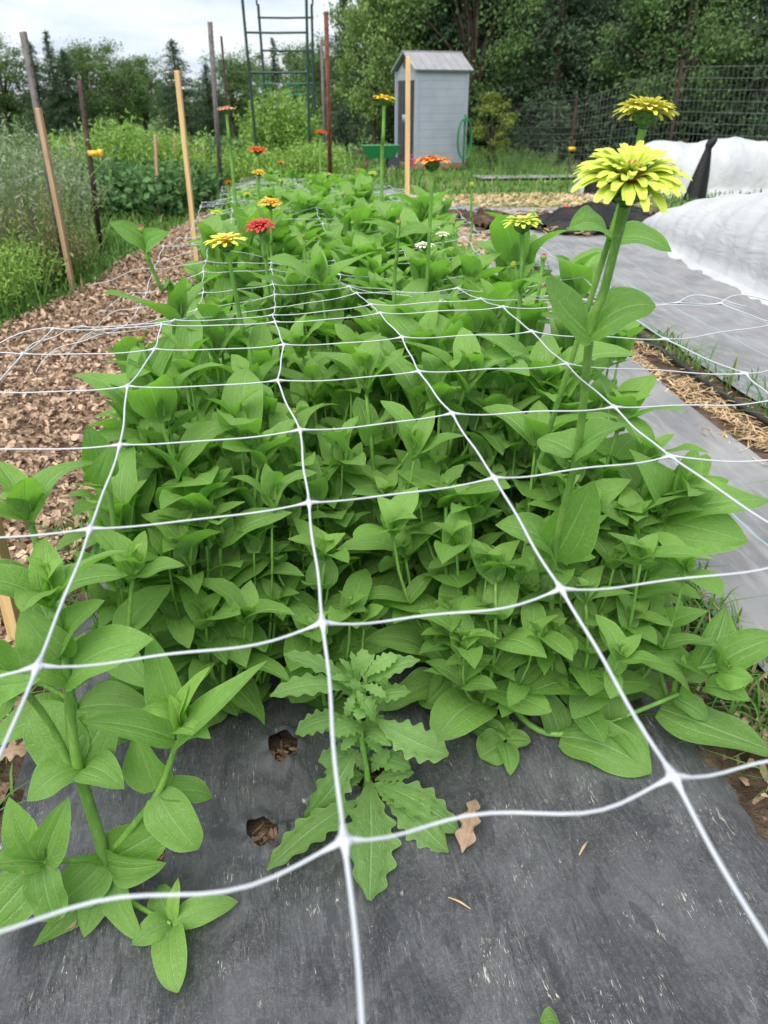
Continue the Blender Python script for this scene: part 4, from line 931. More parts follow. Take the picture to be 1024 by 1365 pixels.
for r in range(len(YR)):
    for c_ in range(len(XC)):
        y = YR[r]
        if c_ == 0 and y > 1.0: continue
        p = ND[r, c_]
        if c_ + 1 < len(XC):
            wv = .010 if y < .3 else (.006 if y < .5 else .003 * (c_ > 3) + .002 + .003 * sst(1.2, 2.0, y))
            string(p, ND[r, c_ + 1], .004 + (.006 if y < .5 else 0), .00082, wv, 3.0 + (0 if y < .5 else gn.normal(0, .8)))
        if r + 1 < len(YR) and not (c_ == 0 and YR[r + 1] > 1.0): string(p, ND[r + 1, c_], .002, .00105, .001 + .003 * sst(1.3, 2.2, y), gn.uniform(0, 6))
        a = np.arange(8) * 6.283 / 8; G = [[p + np.array([q * .0042 * math.cos(x), q * .0042 * math.sin(x), h * .0015]) for x in a] for q, h in ((.05, 1), (.7, .75), (1, 0), (.7, -.75), (.05, -1))]
        net.grid(np.array(G), closed=True)
    if 1.0 < YR[r] < 2.2:        # cut ends reaching out over the bark path
        p = ND[r, 1]; t = np.linspace(0, 1, 12); L = gn.uniform(.10, .20); w_ = gn.uniform(-.05, .03)
        net.tube(np.stack([p[0] - L * t, p[1] + w_ * t + .006 * np.sin(t * 9 + r), p[2] + .010 * np.sin(t * 7 + r) * t - .05 * t * t], 1), .0009, 5)
for r in range(5, 9):
    p = ND[r, len(XC) - 1]; t = np.linspace(0, 1, 10); net.tube(np.stack([p[0] + .12 * t, p[1] + .02 * np.sin(t * 5), p[2] + .008 * np.sin(t * 4)], 1), .001, 5)
tag(net.build('flower_netting', M['string']), 'white square mesh flower support netting stretched over the zinnia bed', 'netting')

# --- zinnia variants shared by the crowd of plants
VAR = []
for i in range(12):
    s_, f_ = grow(np.random.default_rng(100 + i), H=.56, branches=6 + i % 3, Lmax=.148 + .014 * (i % 3))
    VAR.append((s_.mesh('stem', M['stem']), f_.mesh('foliage', M['leaf'])))
ALL_FEET = []
def put_plant(x, y, h, rz, var, name='zinnia_plant', label=None, group=None, wide=1.0, tilt=(0, 0)):
    r = thing(name, label, 'zinnia', (x, y, float(tz(x, y))), rz, group); r.rotation_euler = (tilt[0], tilt[1], rz); s = h / .62
    for mesh_, nm in zip(VAR[var % len(VAR)], ('stem', 'foliage')): o = link(nm, mesh_, r); o.scale = (s * wide, s * wide, s)
    ALL_FEET.append((x, y)); return r
def canopy(y): return .53 + .055 * float(sst(1.15, 1.55, y)) - .22 * float(sst(2.6, 8, y))

# --- zinnias in flower or bud
def depth_of(px, py, f): return f / (ray(px, py) @ HF)
GF = 'zinnias in flower'
def flowering(path, colour, kind, wpx, label, tilt=(0, 0), leaf_pairs=(), r0=.0042, r1=.0034, centre='pink_centre', foot=None, h=None, stem='stem', var=None, wide=.9, seed=0, extra=None):
    """path: (px, py, f) from the bloom down its stalk; the foot lies under the last point."""
    g = np.random.default_rng(900 + seed)
    W = [at(*q) for q in path]; low = W[-1]; fx_, fy_ = (low[0], low[1]) if foot is None else foot
    f0 = np.array([fx_, fy_, float(tz(fx_, fy_))]); h = h or min(canopy(fy_), low[2] + .03) * g.uniform(.92, 1.02)
    r = put_plant(fx_, fy_, h, g.uniform(0, 6.28), int(g.integers(0, 12)) if var is None else var, 'zinnia_plant', label, GF, wide)
    rz = r.rotation_euler[2]; ri = np.array(Matrix.Rotation(-rz, 3, 'Z')); loc = lambda p: ri @ (np.asarray(p) - f0)
    R = wpx * depth_of(*path[0]) / FPX / 2
    pts = [f0] + W[::-1] if foot is not None else [f0 - ZU * .02] + W[::-1]
    C_ = bez([loc(p) for p in pts], 30); mb = MB(); rr = np.linspace(r0, r1, len(C_)); rr[-4:] *= [1.0, 1.05, 1.15, 1.35]; mb.tube(C_, rr, 10)
    if path[0][2] < 1.5: hairs(mb, C_, rr, g, 1400)
    mb.build('flower_stalk', M[stem], r)
    ax = nrm(nrm(C_[-1] - C_[-3]) * .6 + ri @ np.array([tilt[0], tilt[1], .6])); flower_head(r, loc(W[0]), ax, R, colour, kind, g, centre, g.uniform(0, 6))
    if leaf_pairs:
        fo = MB()
        for b, t, wd, kw in leaf_pairs:
            B, T_ = at(*b), at(*t); n = kw.pop('n', None); n = nrm(nrm(EYE - B) * .6 + ZU) if n is None else np.array(n, float)
            leaf(fo, loc(B), loc(T_), ri @ n, wd * depth_of(*b) / FPX, tint=(g.uniform(.1, .6), kw.pop('young', .1)), rng=g, nu=16, nv=11, **kw)
        fo.build('stalk_leaves', M['leaf'], r)
    return r
flowering([(833, 274, .80), (806, 385, .83), (787, 445, .85), (770, 600, .93), (738, 750, 1.03)], 'lime', 'full', 150, 'zinnia with the largest lime green bloom on a thick stalk at the right', (-.06, -.10),
          [((786, 446, .85), (727, 374, .83), 88, dict(arch=-.05, fold=.2, wave=.05, curl=.0, shape='round')), ((788, 446, .85), (874, 408, .83), 74, dict(arch=.12, fold=.25, wave=.08, curl=.2, shape='round')),
           ((768, 604, .93), (838, 566, .90), 70, dict(arch=.12, fold=.2)), ((766, 604, .93), (718, 585, .97), 62, dict(arch=.1)), ((738, 745, 1.03), (792, 640, .98), 72, dict(arch=.05, fold=.3, n=(-.2, -1, .5))), ((736, 748, 1.03), (660, 700, 1.0), 70, dict(arch=.2))], .0056, .0046, 'pink_centre', (.478, 1.128), .46, seed=1)
flowering([(857, 172, 1.03), (838, 240, 1.04), (812, 320, 1.06), (762, 480, 1.12), (727, 590, 1.18)], 'lime_yellow', 'full', 84, 'zinnia with a lemon lime bloom, highest of all, behind the largest one', (.10, .22),
          [((810, 322, 1.06), (757, 306, 1.02), 58, dict(arch=.1, fold=.5, wave=.15, curl=.25)), ((814, 322, 1.06), (896, 336, 1.02), 52, dict(arch=.22, fold=.3, wave=.1, curl=-.1))], .0046, .0038, 'pink_centre', (.40, 1.30), .55, seed=2)
flowering([(696, 312, 1.35), (696, 345, 1.35), (694, 385, 1.35), (690, 440, 1.37)], 'lime', 'open', 56, 'zinnia with a small lime bloom with pink eye, left of the largest bloom', (0, 0), [((695, 386, 1.35), (716, 350, 1.33), 34, dict(arch=.1, fold=.5)), ((693, 386, 1.35), (724, 378, 1.30), 36, dict(arch=.25, fold=.4))], .0042, .0036, seed=3)
flowering([(684, 358, 1.65), (682, 400, 1.67), (678, 460, 1.7)], 'lime', 'bud', 18, 'zinnia with a half open green bud beside the small lime bloom', seed=4)
flowering([(724, 348, 1.6), (718, 390, 1.6), (710, 450, 1.62)], 'bud_pink', 'bud', 19, 'zinnia with a pink tipped bud right of the small lime bloom', seed=5)
flowering([(576, 229, 1.62), (573, 300, 1.62), (567, 400, 1.65), (553, 466, 1.68)], 'orange', 'flat', 52, 'zinnia with an orange bloom on a long dark stalk in mid bed', (0, .04), (), .0042, .0036, 'brown_centre', stem='stem', seed=6)
flowering([(304, 336, 1.32), (312, 380, 1.32), (324, 440, 1.34), (336, 492, 1.36)], 'pale_yellow', 'open', 56, 'zinnia with a thin petalled lemon yellow bloom at the left of mid bed', (-.03, -.14), (), .0042, .0034, seed=7)
flowering([(348, 313, 1.85), (352, 340, 1.85), (357, 375, 1.87)], 'coral', 'full', 43, 'zinnia with a coral red bloom just behind the lemon yellow one', (0, -.1), (), .0045, .0036, 'brown_centre', seed=8)
flowering([(361, 280, 2.15), (362, 320, 2.15), (363, 360, 2.17)], 'gold', 'open', 35, 'zinnia with a golden yellow bloom behind the coral red one', (0, -.1), (), seed=9)
flowering([(189, 312, 1.45), (198, 345, 1.45), (215, 385, 1.46), (232, 420, 1.48)], 'bud_pink', 'bud', 22, 'zinnia with a pink tipped bud between two cupped leaves at far left', (0, -.1), [((199, 335, 1.45), (146, 297, 1.42), 36, dict(arch=.1, fold=.5, n=(.3, -.5, .6))), ((201, 337, 1.45), (226, 310, 1.40), 34, dict(arch=.25, fold=.3, n=(-.3, -.8, .5)))], foot=(-.29, 1.50), wide=.75, seed=10)
flowering([(189, 457, 1.13), (195, 480, 1.13), (206, 530, 1.15), (217, 582, 1.18)], 'bud_pink', 'bud', 24, 'zinnia with a plump pink tipped bud rising through the netting at left', (0, -.1), [((197, 500, 1.13), (226, 448, 1.15), 42, dict(arch=.06, fold=.4, n=(.1, -1, .4))), ((197, 502, 1.13), (170, 505, 1.08), 40, dict(arch=.3, fold=.3))], .0044, .0036, foot=(-.27, 1.25), wide=.75, seed=11)
flowering([(138, 606, .98), (142, 640, .99), (150, 690, 1.0)], 'bud_green', 'bud', 17, 'zinnia with a small green bud cupped in leaves at the left netting line', (0, -.3), [((139, 634, .99), (117, 566, .97), 48, dict(arch=.1, fold=.5, n=(.2, -1, .3))), ((141, 636, .99), (150, 590, .93), 40, dict(arch=.3, fold=.4, n=(0, -1, .2)))], foot=(-.31, 1.04), h=.38, wide=.7, seed=12)
flowering([(531, 300, 1.55), (529, 340, 1.55), (525, 420, 1.57)], 'bud_pink', 'bud', 15, 'zinnia with a crimson tipped bud over two leaves in mid bed', (0, 0), [((528, 318, 1.55), (480, 297, 1.52), 22, dict(arch=.15, fold=.4)), ((530, 318, 1.55), (578, 308, 1.52), 24, dict(arch=.15, fold=.4))], seed=13)
flowering([(512, 141, 3.3), (511, 180, 3.3), (509, 232, 3.35)], 'yellow', 'flat', 33, 'zinnia with a bright yellow bloom on a tall bare stalk before the trees', (.1, 0), (), .0075, .006, seed=14)
flowering([(302, 152, 3.6), (305, 180, 3.6), (310, 226, 3.65)], 'salmon', 'flat', 24, 'zinnia with a shaggy salmon pink bloom before the grey posts', (0, 0), (), .0075, .006, 'brown_centre', seed=15)
flowering([(344, 207, 4.4), (345, 235, 4.4)], 'red', 'flat', 26, 'zinnia with a scarlet bloom in front of the trellis foot', (0, 0), (), .007, .005, 'brown_centre', seed=16)
flowering([(428, 181, 5.2), (427, 215, 5.2)], 'red', 'flat', 17, 'zinnia with a small scarlet bloom left of the red brown post', (0, 0), (), .008, .006, 'brown_centre', seed=17)
flowering([(345, 236, 3.7), (345, 262, 3.7)], 'gold', 'open', 21, 'zinnia with a yellow orange bloom below the scarlet one', (0, -.1), (), .006, .005, seed=18)
flowering([(375, 219, 5.0), (375, 236, 5.0)], 'orange', 'flat', 11, 'zinnia with a tiny orange bloom at the centre of the trellis foot', (0, 0), (), .006, .005, 'brown_centre', seed=19)
flowering([(305, 246, 3.9), (306, 265, 3.9)], 'red', 'flat', 12, 'zinnia with a small orange red bloom low at the left of the far bed', (0, 0), (), .006, .005, 'brown_centre', seed=20)
flowering([(289, 288, 2.4), (291, 320, 2.4)], 'lime', 'open', 17, 'zinnia with a small pale lime bloom right of the pine stake foot', (0, -.1), (), seed=21)
flowering([(437, 236, 4.4), (437, 255, 4.4)], 'lime', 'open', 12, 'zinnia with a pale lime bloom at the foot of the red brown post', (0, 0), (), .006, .005, seed=22)
flowering([(479, 229, 4.6), (479, 250, 4.6)], 'orange', 'flat', 10, 'zinnia with a tiny orange bloom right of the red brown post', (0, 0), (), .006, .005, 'brown_centre', seed=23)
flowering([(497, 235, 4.0), (497, 255, 4.0)], 'lime', 'open', 14, 'zinnia with a lime bloom low under the tall bright yellow one', (0, 0), (), .006, .005, seed=24)
flowering([(629, 251, 2.55), (628, 285, 2.55), (625, 330, 2.57)], 'lime', 'bud', 15, 'zinnia with a pale green bud at the right edge beside the grey path', (0, 0), (), .0042, .0036, foot=(.52, 2.55), seed=25)
flowering([(566, 334, 1.95), (565, 352, 1.95), (563, 380, 1.97)], 'white', 'flat', 27, 'zinnia with a cream white bloom low behind the orange stalk', (0, -.1), (), centre='bud_green', seed=26)
flowering([(590, 317, 2.15), (590, 350, 2.15)], 'white', 'flat', 19, 'zinnia with a smaller cream white bloom right of the orange stalk', (0, -.1), (), centre='bud_green', seed=27)
flowering([(376, 244, 3.9), (375, 265, 3.9)], 'lime', 'open', 12, 'zinnia with a small lime bloom among far leaves behind the golden one', (0, 0), (), .005, .004, seed=28)

for q_, (px, py, f, col, kd, wp, lb) in enumerate([(393, 552, 1.22, 'bud_green', 'bud', 15, 'zinnia with a round green bud at its tip beside the central netting line'), (414, 246, 3.6, 'lime', 'bud', 10, 'zinnia with a pale green bud left of the red brown post foot'), (457, 262, 3.2, 'lime', 'bud', 11, 'zinnia with a pale green bud below and right of the red brown post'), (330, 262, 3.3, 'pale_yellow', 'open', 12, 'zinnia with a small cream yellow bloom left of the golden ones'), (405, 318, 2.2, 'bud_green', 'bud', 12, 'zinnia with a green bud right of the coral red bloom'), (470, 300, 2.4, 'bud_green', 'bud', 11, 'zinnia with a green bud left of the crimson tipped one'), (605, 300, 2.4, 'bud_pink', 'bud', 11, 'zinnia with a small pink bud right of the orange stalk')]):
    flowering([(px, py, f), (px + 1, py + 14, f), (px + 2, py + 34, f)], col, kd, wp, lb, (0, 0), (), .0038, .003, 'pink_centre', seed=60 + q_)

# --- plants placed one by one along the near edge
def hero(foot, label, stems, leaves, seed, rosettes=(), bud=None, group='zinnias along the near edge of the bed', name='zinnia_plant', mat='leaf', cat='zinnia'):
    g = np.random.default_rng(seed); f0 = np.array([foot[0], foot[1], 0.0]); r = thing(name, label, cat, f0, 0, group); st, fo = MB(), MB()
    for pts, ra, rb in stems: C_ = bez([np.asarray(p, float) for p in pts], 16) - f0; st.tube(C_, np.linspace(ra, rb, len(C_)), 10); hairs(st, C_, np.linspace(ra, rb, len(C_)), g, 900)
    for L in leaves:
        b, t, wd = L[:3]; kw = dict(L[3]) if len(L) > 3 else {}; kw.setdefault('wave', g.uniform(.08, .2)); wd = wd * 1.12
        n = kw.pop('n', None); n = nrm(nrm(EYE - b) * .55 + ZU) if n is None else np.array(n, float)
        leaf(fo, b - f0, t - f0, n, wd, tint=(kw.pop('t', g.uniform(.1, .9)), kw.pop('young', .12)), rng=g, nu=kw.pop('nu', 17), nv=kw.pop('nv', 11), **kw)
    for c_, ax, sizes, kw in rosettes: rosette(fo, np.asarray(c_) - f0, ax, sizes, g, hi=True, **kw)
    st.build('stem', M['stem'], r); fo.build('foliage', M[mat], r)
    if bud is not None: flower_head(r, bud[0] - f0, bud[1], bud[2], 'bud_green', 'bud', g)
    ALL_FEET.append(foot); return r
def A_(px, py, f):
    p = at(px, py, f); return zat(px, py, .018) if p[2] < .018 else p
UPC = (0, -.9, .5)     # blade turned up towards the viewer
hero((-.315, .756), 'big zinnia at the near left corner with side shoots spreading low over the black film', [
    ([(-.315, .756, -.02), A_(140, 1148, .705), A_(112, 1050, .695), A_(97, 985, .69), A_(90, 900, .69), A_(72, 812, .70)], .0085, .0055),
    ([A_(140, 1146, .705), A_(180, 1098, .70), A_(212, 1055, .695), A_(236, 990, .69)], .0052, .0038), ([A_(98, 1030, .695), A_(75, 980, .68), A_(45, 935, .66), A_(10, 900, .64)], .0048, .0036),
    ([A_(141, 1150, .705), A_(110, 1146, .68), A_(58, 1150, .655)], .0045, .003), ([A_(138, 1172, .71), A_(180, 1205, .70), A_(228, 1232, .69)], .0042, .003)], [
    (A_(238, 988, .69), A_(357, 880, .67), .046, dict(arch=.05, fold=.5, wave=.04, side=.06)), (A_(232, 985, .69), A_(108, 962, .67), .045, dict(arch=.10, fold=.25, wave=.05)), (A_(240, 975, .695), A_(200, 843, .72), .046, dict(arch=.06, fold=.4, n=UPC)),
    (A_(242, 962, .69), A_(281, 888, .69), .020, dict(fold=.6, young=.7)), (A_(238, 958, .69), A_(189, 945, .67), .022, dict(arch=.2, fold=.4, young=.5)), (A_(240, 975, .685), A_(281, 985, .65), .030, dict(arch=.25, fold=.5, young=.3, curl=-.1)), (A_(240, 965, .688), A_(256, 905, .69), .02, dict(fold=.6, young=.8)), (A_(238, 968, .685), A_(225, 925, .68), .02, dict(fold=.6, young=.9)),
    (A_(210, 1058, .695), A_(264, 1132, .655), .056, dict(n=UPC, arch=.10, fold=.22, shape='round', wave=.06)), (A_(208, 1053, .697), A_(178, 960, .73), .058, dict(n=UPC, arch=.05, fold=.2)), (A_(213, 1056, .697), A_(284, 1062, .72), .038, dict(arch=.15)),
    (A_(108, 1022, .695), A_(36, 1068, .65), .045, dict(arch=.3, fold=.35, curl=-.2)), (A_(112, 1026, .693), A_(166, 1052, .66), .045, dict(arch=.28, fold=.3)),
    (A_(98, 1020, .70), A_(50, 935, .74), .066, dict(n=UPC, arch=.03, fold=.2, shape='round')), (A_(104, 1022, .70), A_(150, 945, .74), .062, dict(n=UPC, arch=.03, fold=.2, shape='round')),
    (A_(143, 1147, .705), A_(226, 1100, .70), .062, dict(n=(0, -.8, .7), arch=.08, fold=.15, shape='round')), (A_(142, 1150, .705), A_(222, 1150, .66), .050, dict(n=UPC, arch=.1, fold=.2)), (A_(138, 1150, .70), A_(80, 1205, .66), .058, dict(n=UPC, arch=.12, fold=.2, shape='round')),
    (A_(58, 1150, .655), A_(-25, 1155, .62), .036, dict(arch=.1)), (A_(55, 1142, .657), A_(12, 1062, .67), .045, dict(n=UPC, fold=.5)), (A_(60, 1146, .655), A_(92, 1062, .66), .044, dict(n=UPC, fold=.45)), (A_(57, 1154, .652), A_(76, 1228, .62), .046, dict(n=UPC, arch=.12, fold=.25, shape='round')), (A_(56, 1142, .655), A_(44, 1090, .655), .018, dict(fold=.6, young=.8)), (A_(62, 1142, .655), A_(70, 1100, .655), .016, dict(fold=.6, young=.9)), (A_(50, 1158, .655), A_(-30, 1248, .61), .060, dict(arch=.1, fold=.15, n=UPC)),
    (A_(230, 1230, .69), A_(318, 1202, .69), .036, dict(arch=.12, fold=.2, young=.2)), (A_(229, 1238, .688), A_(237, 1323, .64), .042, dict(n=UPC, arch=.14, fold=.2, young=.2, shape='round')), (A_(226, 1230, .69), A_(176, 1260, .655), .034, dict(arch=.15, young=.2)), (A_(228, 1224, .69), A_(212, 1180, .73), .04, dict(n=UPC, fold=.3)), (A_(230, 1226, .69), A_(238, 1170, .69), .018, dict(fold=.6, young=.8)), (A_(233, 1228, .688), A_(226, 1190, .68), .012, dict(fold=.6, young=1)),
    (A_(140, 1165, .71), A_(112, 1250, .665), .042, dict(n=UPC, arch=.1)), (A_(145, 1165, .71), A_(190, 1255, .67), .042, dict(n=UPC, arch=.1)), (A_(140, 1170, .71), A_(44, 1262, .66), .04, dict(n=UPC, arch=.1)),
    (A_(92, 905, .69), A_(205, 852, .69), .062, dict(arch=.14, fold=.25)), (A_(88, 902, .69), A_(10, 870, .67), .05, dict(arch=.14)), (A_(86, 880, .69), A_(28, 812, .70), .055, dict(fold=.4, n=UPC)), (A_(84, 868, .70), A_(140, 800, .70), .045, dict(fold=.5)),
    (A_(12, 902, .64), A_(-40, 860, .63), .045, dict()), (A_(12, 905, .64), A_(55, 905, .60), .035, dict(arch=.3, n=UPC)), (A_(10, 902, .64), A_(-10, 965, .61), .035, dict(n=UPC))], 31,
    [(A_(72, 812, .70), ZU, [.105, .08, .05, .026], dict(el0=26, el1=74, a0=.4))])
hero((-.36, .965), 'zinnia just behind the near left corner plant, leaning over the bark path edge', [([(-.36, .965, -.02), (-.36, .962, .2), (-.352, .95, .42), (-.35, .945, .5)], .007, .004), ([(-.36, .962, .18), (-.42, .95, .26), (-.455, .93, .36)], .004, .003), ([(-.36, .962, .2), (-.27, .96, .28), (-.235, .95, .40)], .004, .003)],
    [(np.array(b), np.array(t), w_, {}) for b, t, w_ in [((-.36, .965, .16), (-.47, .89, .17), .065), ((-.36, .965, .16), (-.23, .93, .17), .065), ((-.357, .96, .29), (-.31, .85, .33), .06), ((-.357, .96, .29), (-.42, 1.06, .33), .06), ((-.355, .952, .38), (-.47, .93, .44), .058), ((-.355, .952, .38), (-.235, .93, .42), .06), ((-.42, .95, .27), (-.50, .87, .3), .05), ((-.29, .96, .27), (-.22, .87, .27), .05), ((-.27, .96, .3), (-.2, 1.04, .33), .05)]], 32,
    [((-.35, .945, .5), ZU, [.115, .09, .055, .028], dict(a0=.9)), ((-.455, .93, .36), (-.3, -.1, 1), [.09, .065, .035], {}), ((-.235, .95, .40), (.2, -.1, 1), [.095, .07, .04], {})])
hero((.395, 1.075), 'zinnia at the near right with a shoot lying along the black film', [
    ([(.395, 1.075, -.02), A_(684, 905, 1.12), A_(690, 860, 1.12), A_(700, 812, 1.10)], .0075, .0045), ([A_(676, 932, 1.115), A_(706, 966, 1.06), A_(745, 979, 1.03), A_(800, 966, 1.02), A_(850, 948, 1.02), A_(905, 925, 1.02)], .0062, .0038), ([A_(678, 930, 1.115), A_(675, 960, 1.08), A_(672, 985, 1.06)], .004, .003)], [
    (A_(748, 982, 1.03), A_(868, 1030, .99), .078, dict(arch=.08, fold=.2, shape='round', side=-.05)), (A_(818, 962, 1.02), A_(866, 1026, .98), .055, dict(arch=.2, fold=.3, n=UPC)), (A_(745, 976, 1.03), A_(722, 918, 1.04), .05, dict(n=UPC, fold=.3)), (A_(812, 962, 1.02), A_(800, 890, 1.06), .06, dict(n=UPC, fold=.25, shape='round')), (A_(800, 964, 1.02), A_(770, 930, 1.04), .045, dict(n=UPC)),
    (A_(672, 986, 1.06), A_(622, 968, 1.05), .045, dict(arch=.12)), (A_(672, 990, 1.06), A_(640, 1010, 1.04), .06, dict(arch=.05, shape='round')), (A_(673, 990, 1.055), A_(680, 1034, 1.02), .035, dict(n=UPC, arch=.1)), (A_(676, 986, 1.06), A_(708, 988, 1.04), .034, dict(arch=.1, young=.2)), (A_(673, 984, 1.06), A_(664, 952, 1.07), .035, dict(n=UPC, young=.3)), (A_(674, 985, 1.06), A_(688, 962, 1.06), .02, dict(young=.6, fold=.6)),
    (A_(686, 905, 1.12), A_(758, 905, 1.05), .06, dict(arch=.15)), (A_(684, 905, 1.12), A_(620, 935, 1.09), .055, dict(arch=.1)), (A_(690, 862, 1.12), A_(640, 830, 1.1), .055, {}), (A_(692, 862, 1.12), A_(735, 840, 1.16), .055, {}), (A_(700, 862, 1.11), A_(758, 912, 1.03), .062, dict(n=UPC, arch=.15)), (A_(694, 864, 1.11), A_(655, 882, 1.06), .05, dict(n=UPC, arch=.15))], 33,
    [(A_(700, 812, 1.10), ZU, [.115, .085, .055, .028], dict(a0=.2))])
hero((.60, 1.11), 'zinnia leaning out over the right edge of the black film with a green bud', [
    ([(.60, 1.11, -.02), A_(890, 930, 1.06), A_(905, 900, 1.04), A_(955, 885, 1.02)], .0065, .004), ([A_(890, 930, 1.06), A_(880, 895, 1.07), A_(875, 870, 1.07)], .004, .003)], [
    (A_(880, 945, 1.04), A_(1032, 1003, .98), .085, dict(arch=.10, fold=.18, shape='round', side=.06)), (A_(900, 905, 1.04), A_(888, 838, 1.06), .05, dict(n=UPC, fold=.55)), (A_(932, 890, 1.03), A_(968, 808, 1.08), .065, dict(n=UPC, fold=.3, wave=.1)), (A_(955, 888, 1.02), A_(1040, 848, 1.02), .062, dict(arch=.1, fold=.4)), (A_(952, 890, 1.02), A_(918, 858, 1.0), .04, dict(arch=.3, fold=.4)), (A_(958, 896, 1.01), A_(1005, 905, .97), .045, dict(arch=.2, n=UPC, fold=.3)), (A_(940, 915, 1.02), A_(1000, 935, .97), .045, dict(arch=.15)), (A_(905, 925, 1.03), A_(850, 880, 1.0), .055, dict(arch=.3, fold=.4, curl=-.1)), (A_(900, 930, 1.03), A_(945, 960, 1.0), .04, dict(arch=.1)), (A_(912, 898, 1.04), A_(948, 868, 1.08), .05, dict(n=UPC)), (A_(905, 905, 1.035), A_(912, 872, 1.03), .02, dict(young=.8, fold=.6)), (A_(906, 905, 1.035), A_(925, 880, 1.03), .018, dict(young=.8, fold=.6)),
    (A_(885, 925, 1.06), A_(830, 905, 1.06), .05, {}), (A_(878, 880, 1.07), A_(842, 850, 1.08), .045, {}), (A_(878, 875, 1.07), A_(905, 830, 1.1), .045, {})], 34, bud=(A_(972, 889, .995), nrm([-.2, -.8, .6]), .0085))
hero((.62, 1.30), 'zinnia at the right with long leaves reaching over the grey ground fabric', [
    ([(.62, 1.30, -.02), A_(838, 800, 1.26), A_(855, 740, 1.22), A_(883, 690, 1.17), A_(900, 668, 1.15)], .007, .0045), ([A_(800, 755, 1.2), A_(850, 715, 1.18), A_(884, 690, 1.17)], .005, .004), ([A_(838, 800, 1.26), A_(800, 740, 1.25), A_(790, 690, 1.24)], .0045, .0035)], [
    (A_(888, 688, 1.17), A_(1030, 668, 1.12), .075, dict(arch=.14, fold=.3, side=.04)), (A_(884, 694, 1.16), A_(998, 722, 1.10), .085, dict(arch=.1, fold=.2, n=UPC)), (A_(886, 682, 1.17), A_(928, 596, 1.2), .06, dict(n=UPC, fold=.5)), (A_(886, 682, 1.17), A_(838, 598, 1.15), .065, dict(n=UPC, fold=.4, curl=.1)), (A_(880, 690, 1.16), A_(806, 700, 1.12), .065, dict(arch=.2)), (A_(895, 680, 1.16), A_(972, 640, 1.18), .05, dict(fold=.4)), (A_(892, 676, 1.16), A_(905, 625, 1.14), .04, dict(fold=.6, n=UPC, young=.3)), (A_(850, 735, 1.21), A_(930, 770, 1.13), .075, dict(arch=.1, n=UPC)), (A_(848, 735, 1.21), A_(790, 770, 1.15), .065, dict(arch=.1, n=UPC)), (A_(838, 800, 1.25), A_(905, 815, 1.2), .06, {}), (A_(836, 800, 1.25), A_(775, 815, 1.2), .06, {})], 35,
    [(A_(903, 662, 1.15), (.4, -.3, 1), [.10, .075, .045, .025], dict(a0=1.2)), (A_(790, 690, 1.24), ZU, [.10, .07, .04], {})])
hero((.20, 1.16), 'zinnia right behind the serrated weed with a broad flat leaf on its right', [
    ([(.20, 1.16, -.02), A_(592, 900, 1.13), A_(580, 880, 1.12), A_(577, 866, 1.12)], .006, .004)], [
    (A_(560, 925, 1.09), A_(650, 912, 1.06), .075, dict(arch=.06, fold=.12, shape='round')), (A_(595, 900, 1.10), A_(570, 936, 1.04), .05, dict(n=UPC, arch=.2, fold=.3, shape='round')), (A_(572, 872, 1.12), A_(486, 853, 1.09), .052, dict(arch=.2, fold=.3)), (A_(572, 866, 1.125), A_(494, 778, 1.15), .06, dict(n=UPC, fold=.35, arch=.05)), (A_(580, 866, 1.12), A_(604, 792, 1.14), .055, dict(n=UPC, fold=.4)), (A_(580, 868, 1.12), A_(632, 838, 1.12), .045, dict(arch=.1)), (A_(577, 862, 1.12), A_(562, 830, 1.11), .026, dict(fold=.6, young=.7)), (A_(577, 862, 1.12), A_(586, 826, 1.12), .022, dict(fold=.6, young=.9)), (A_(590, 905, 1.12), A_(510, 948, 1.08), .06, dict(arch=.1)), (A_(590, 902, 1.13), A_(640, 882, 1.15), .05, {})], 36)

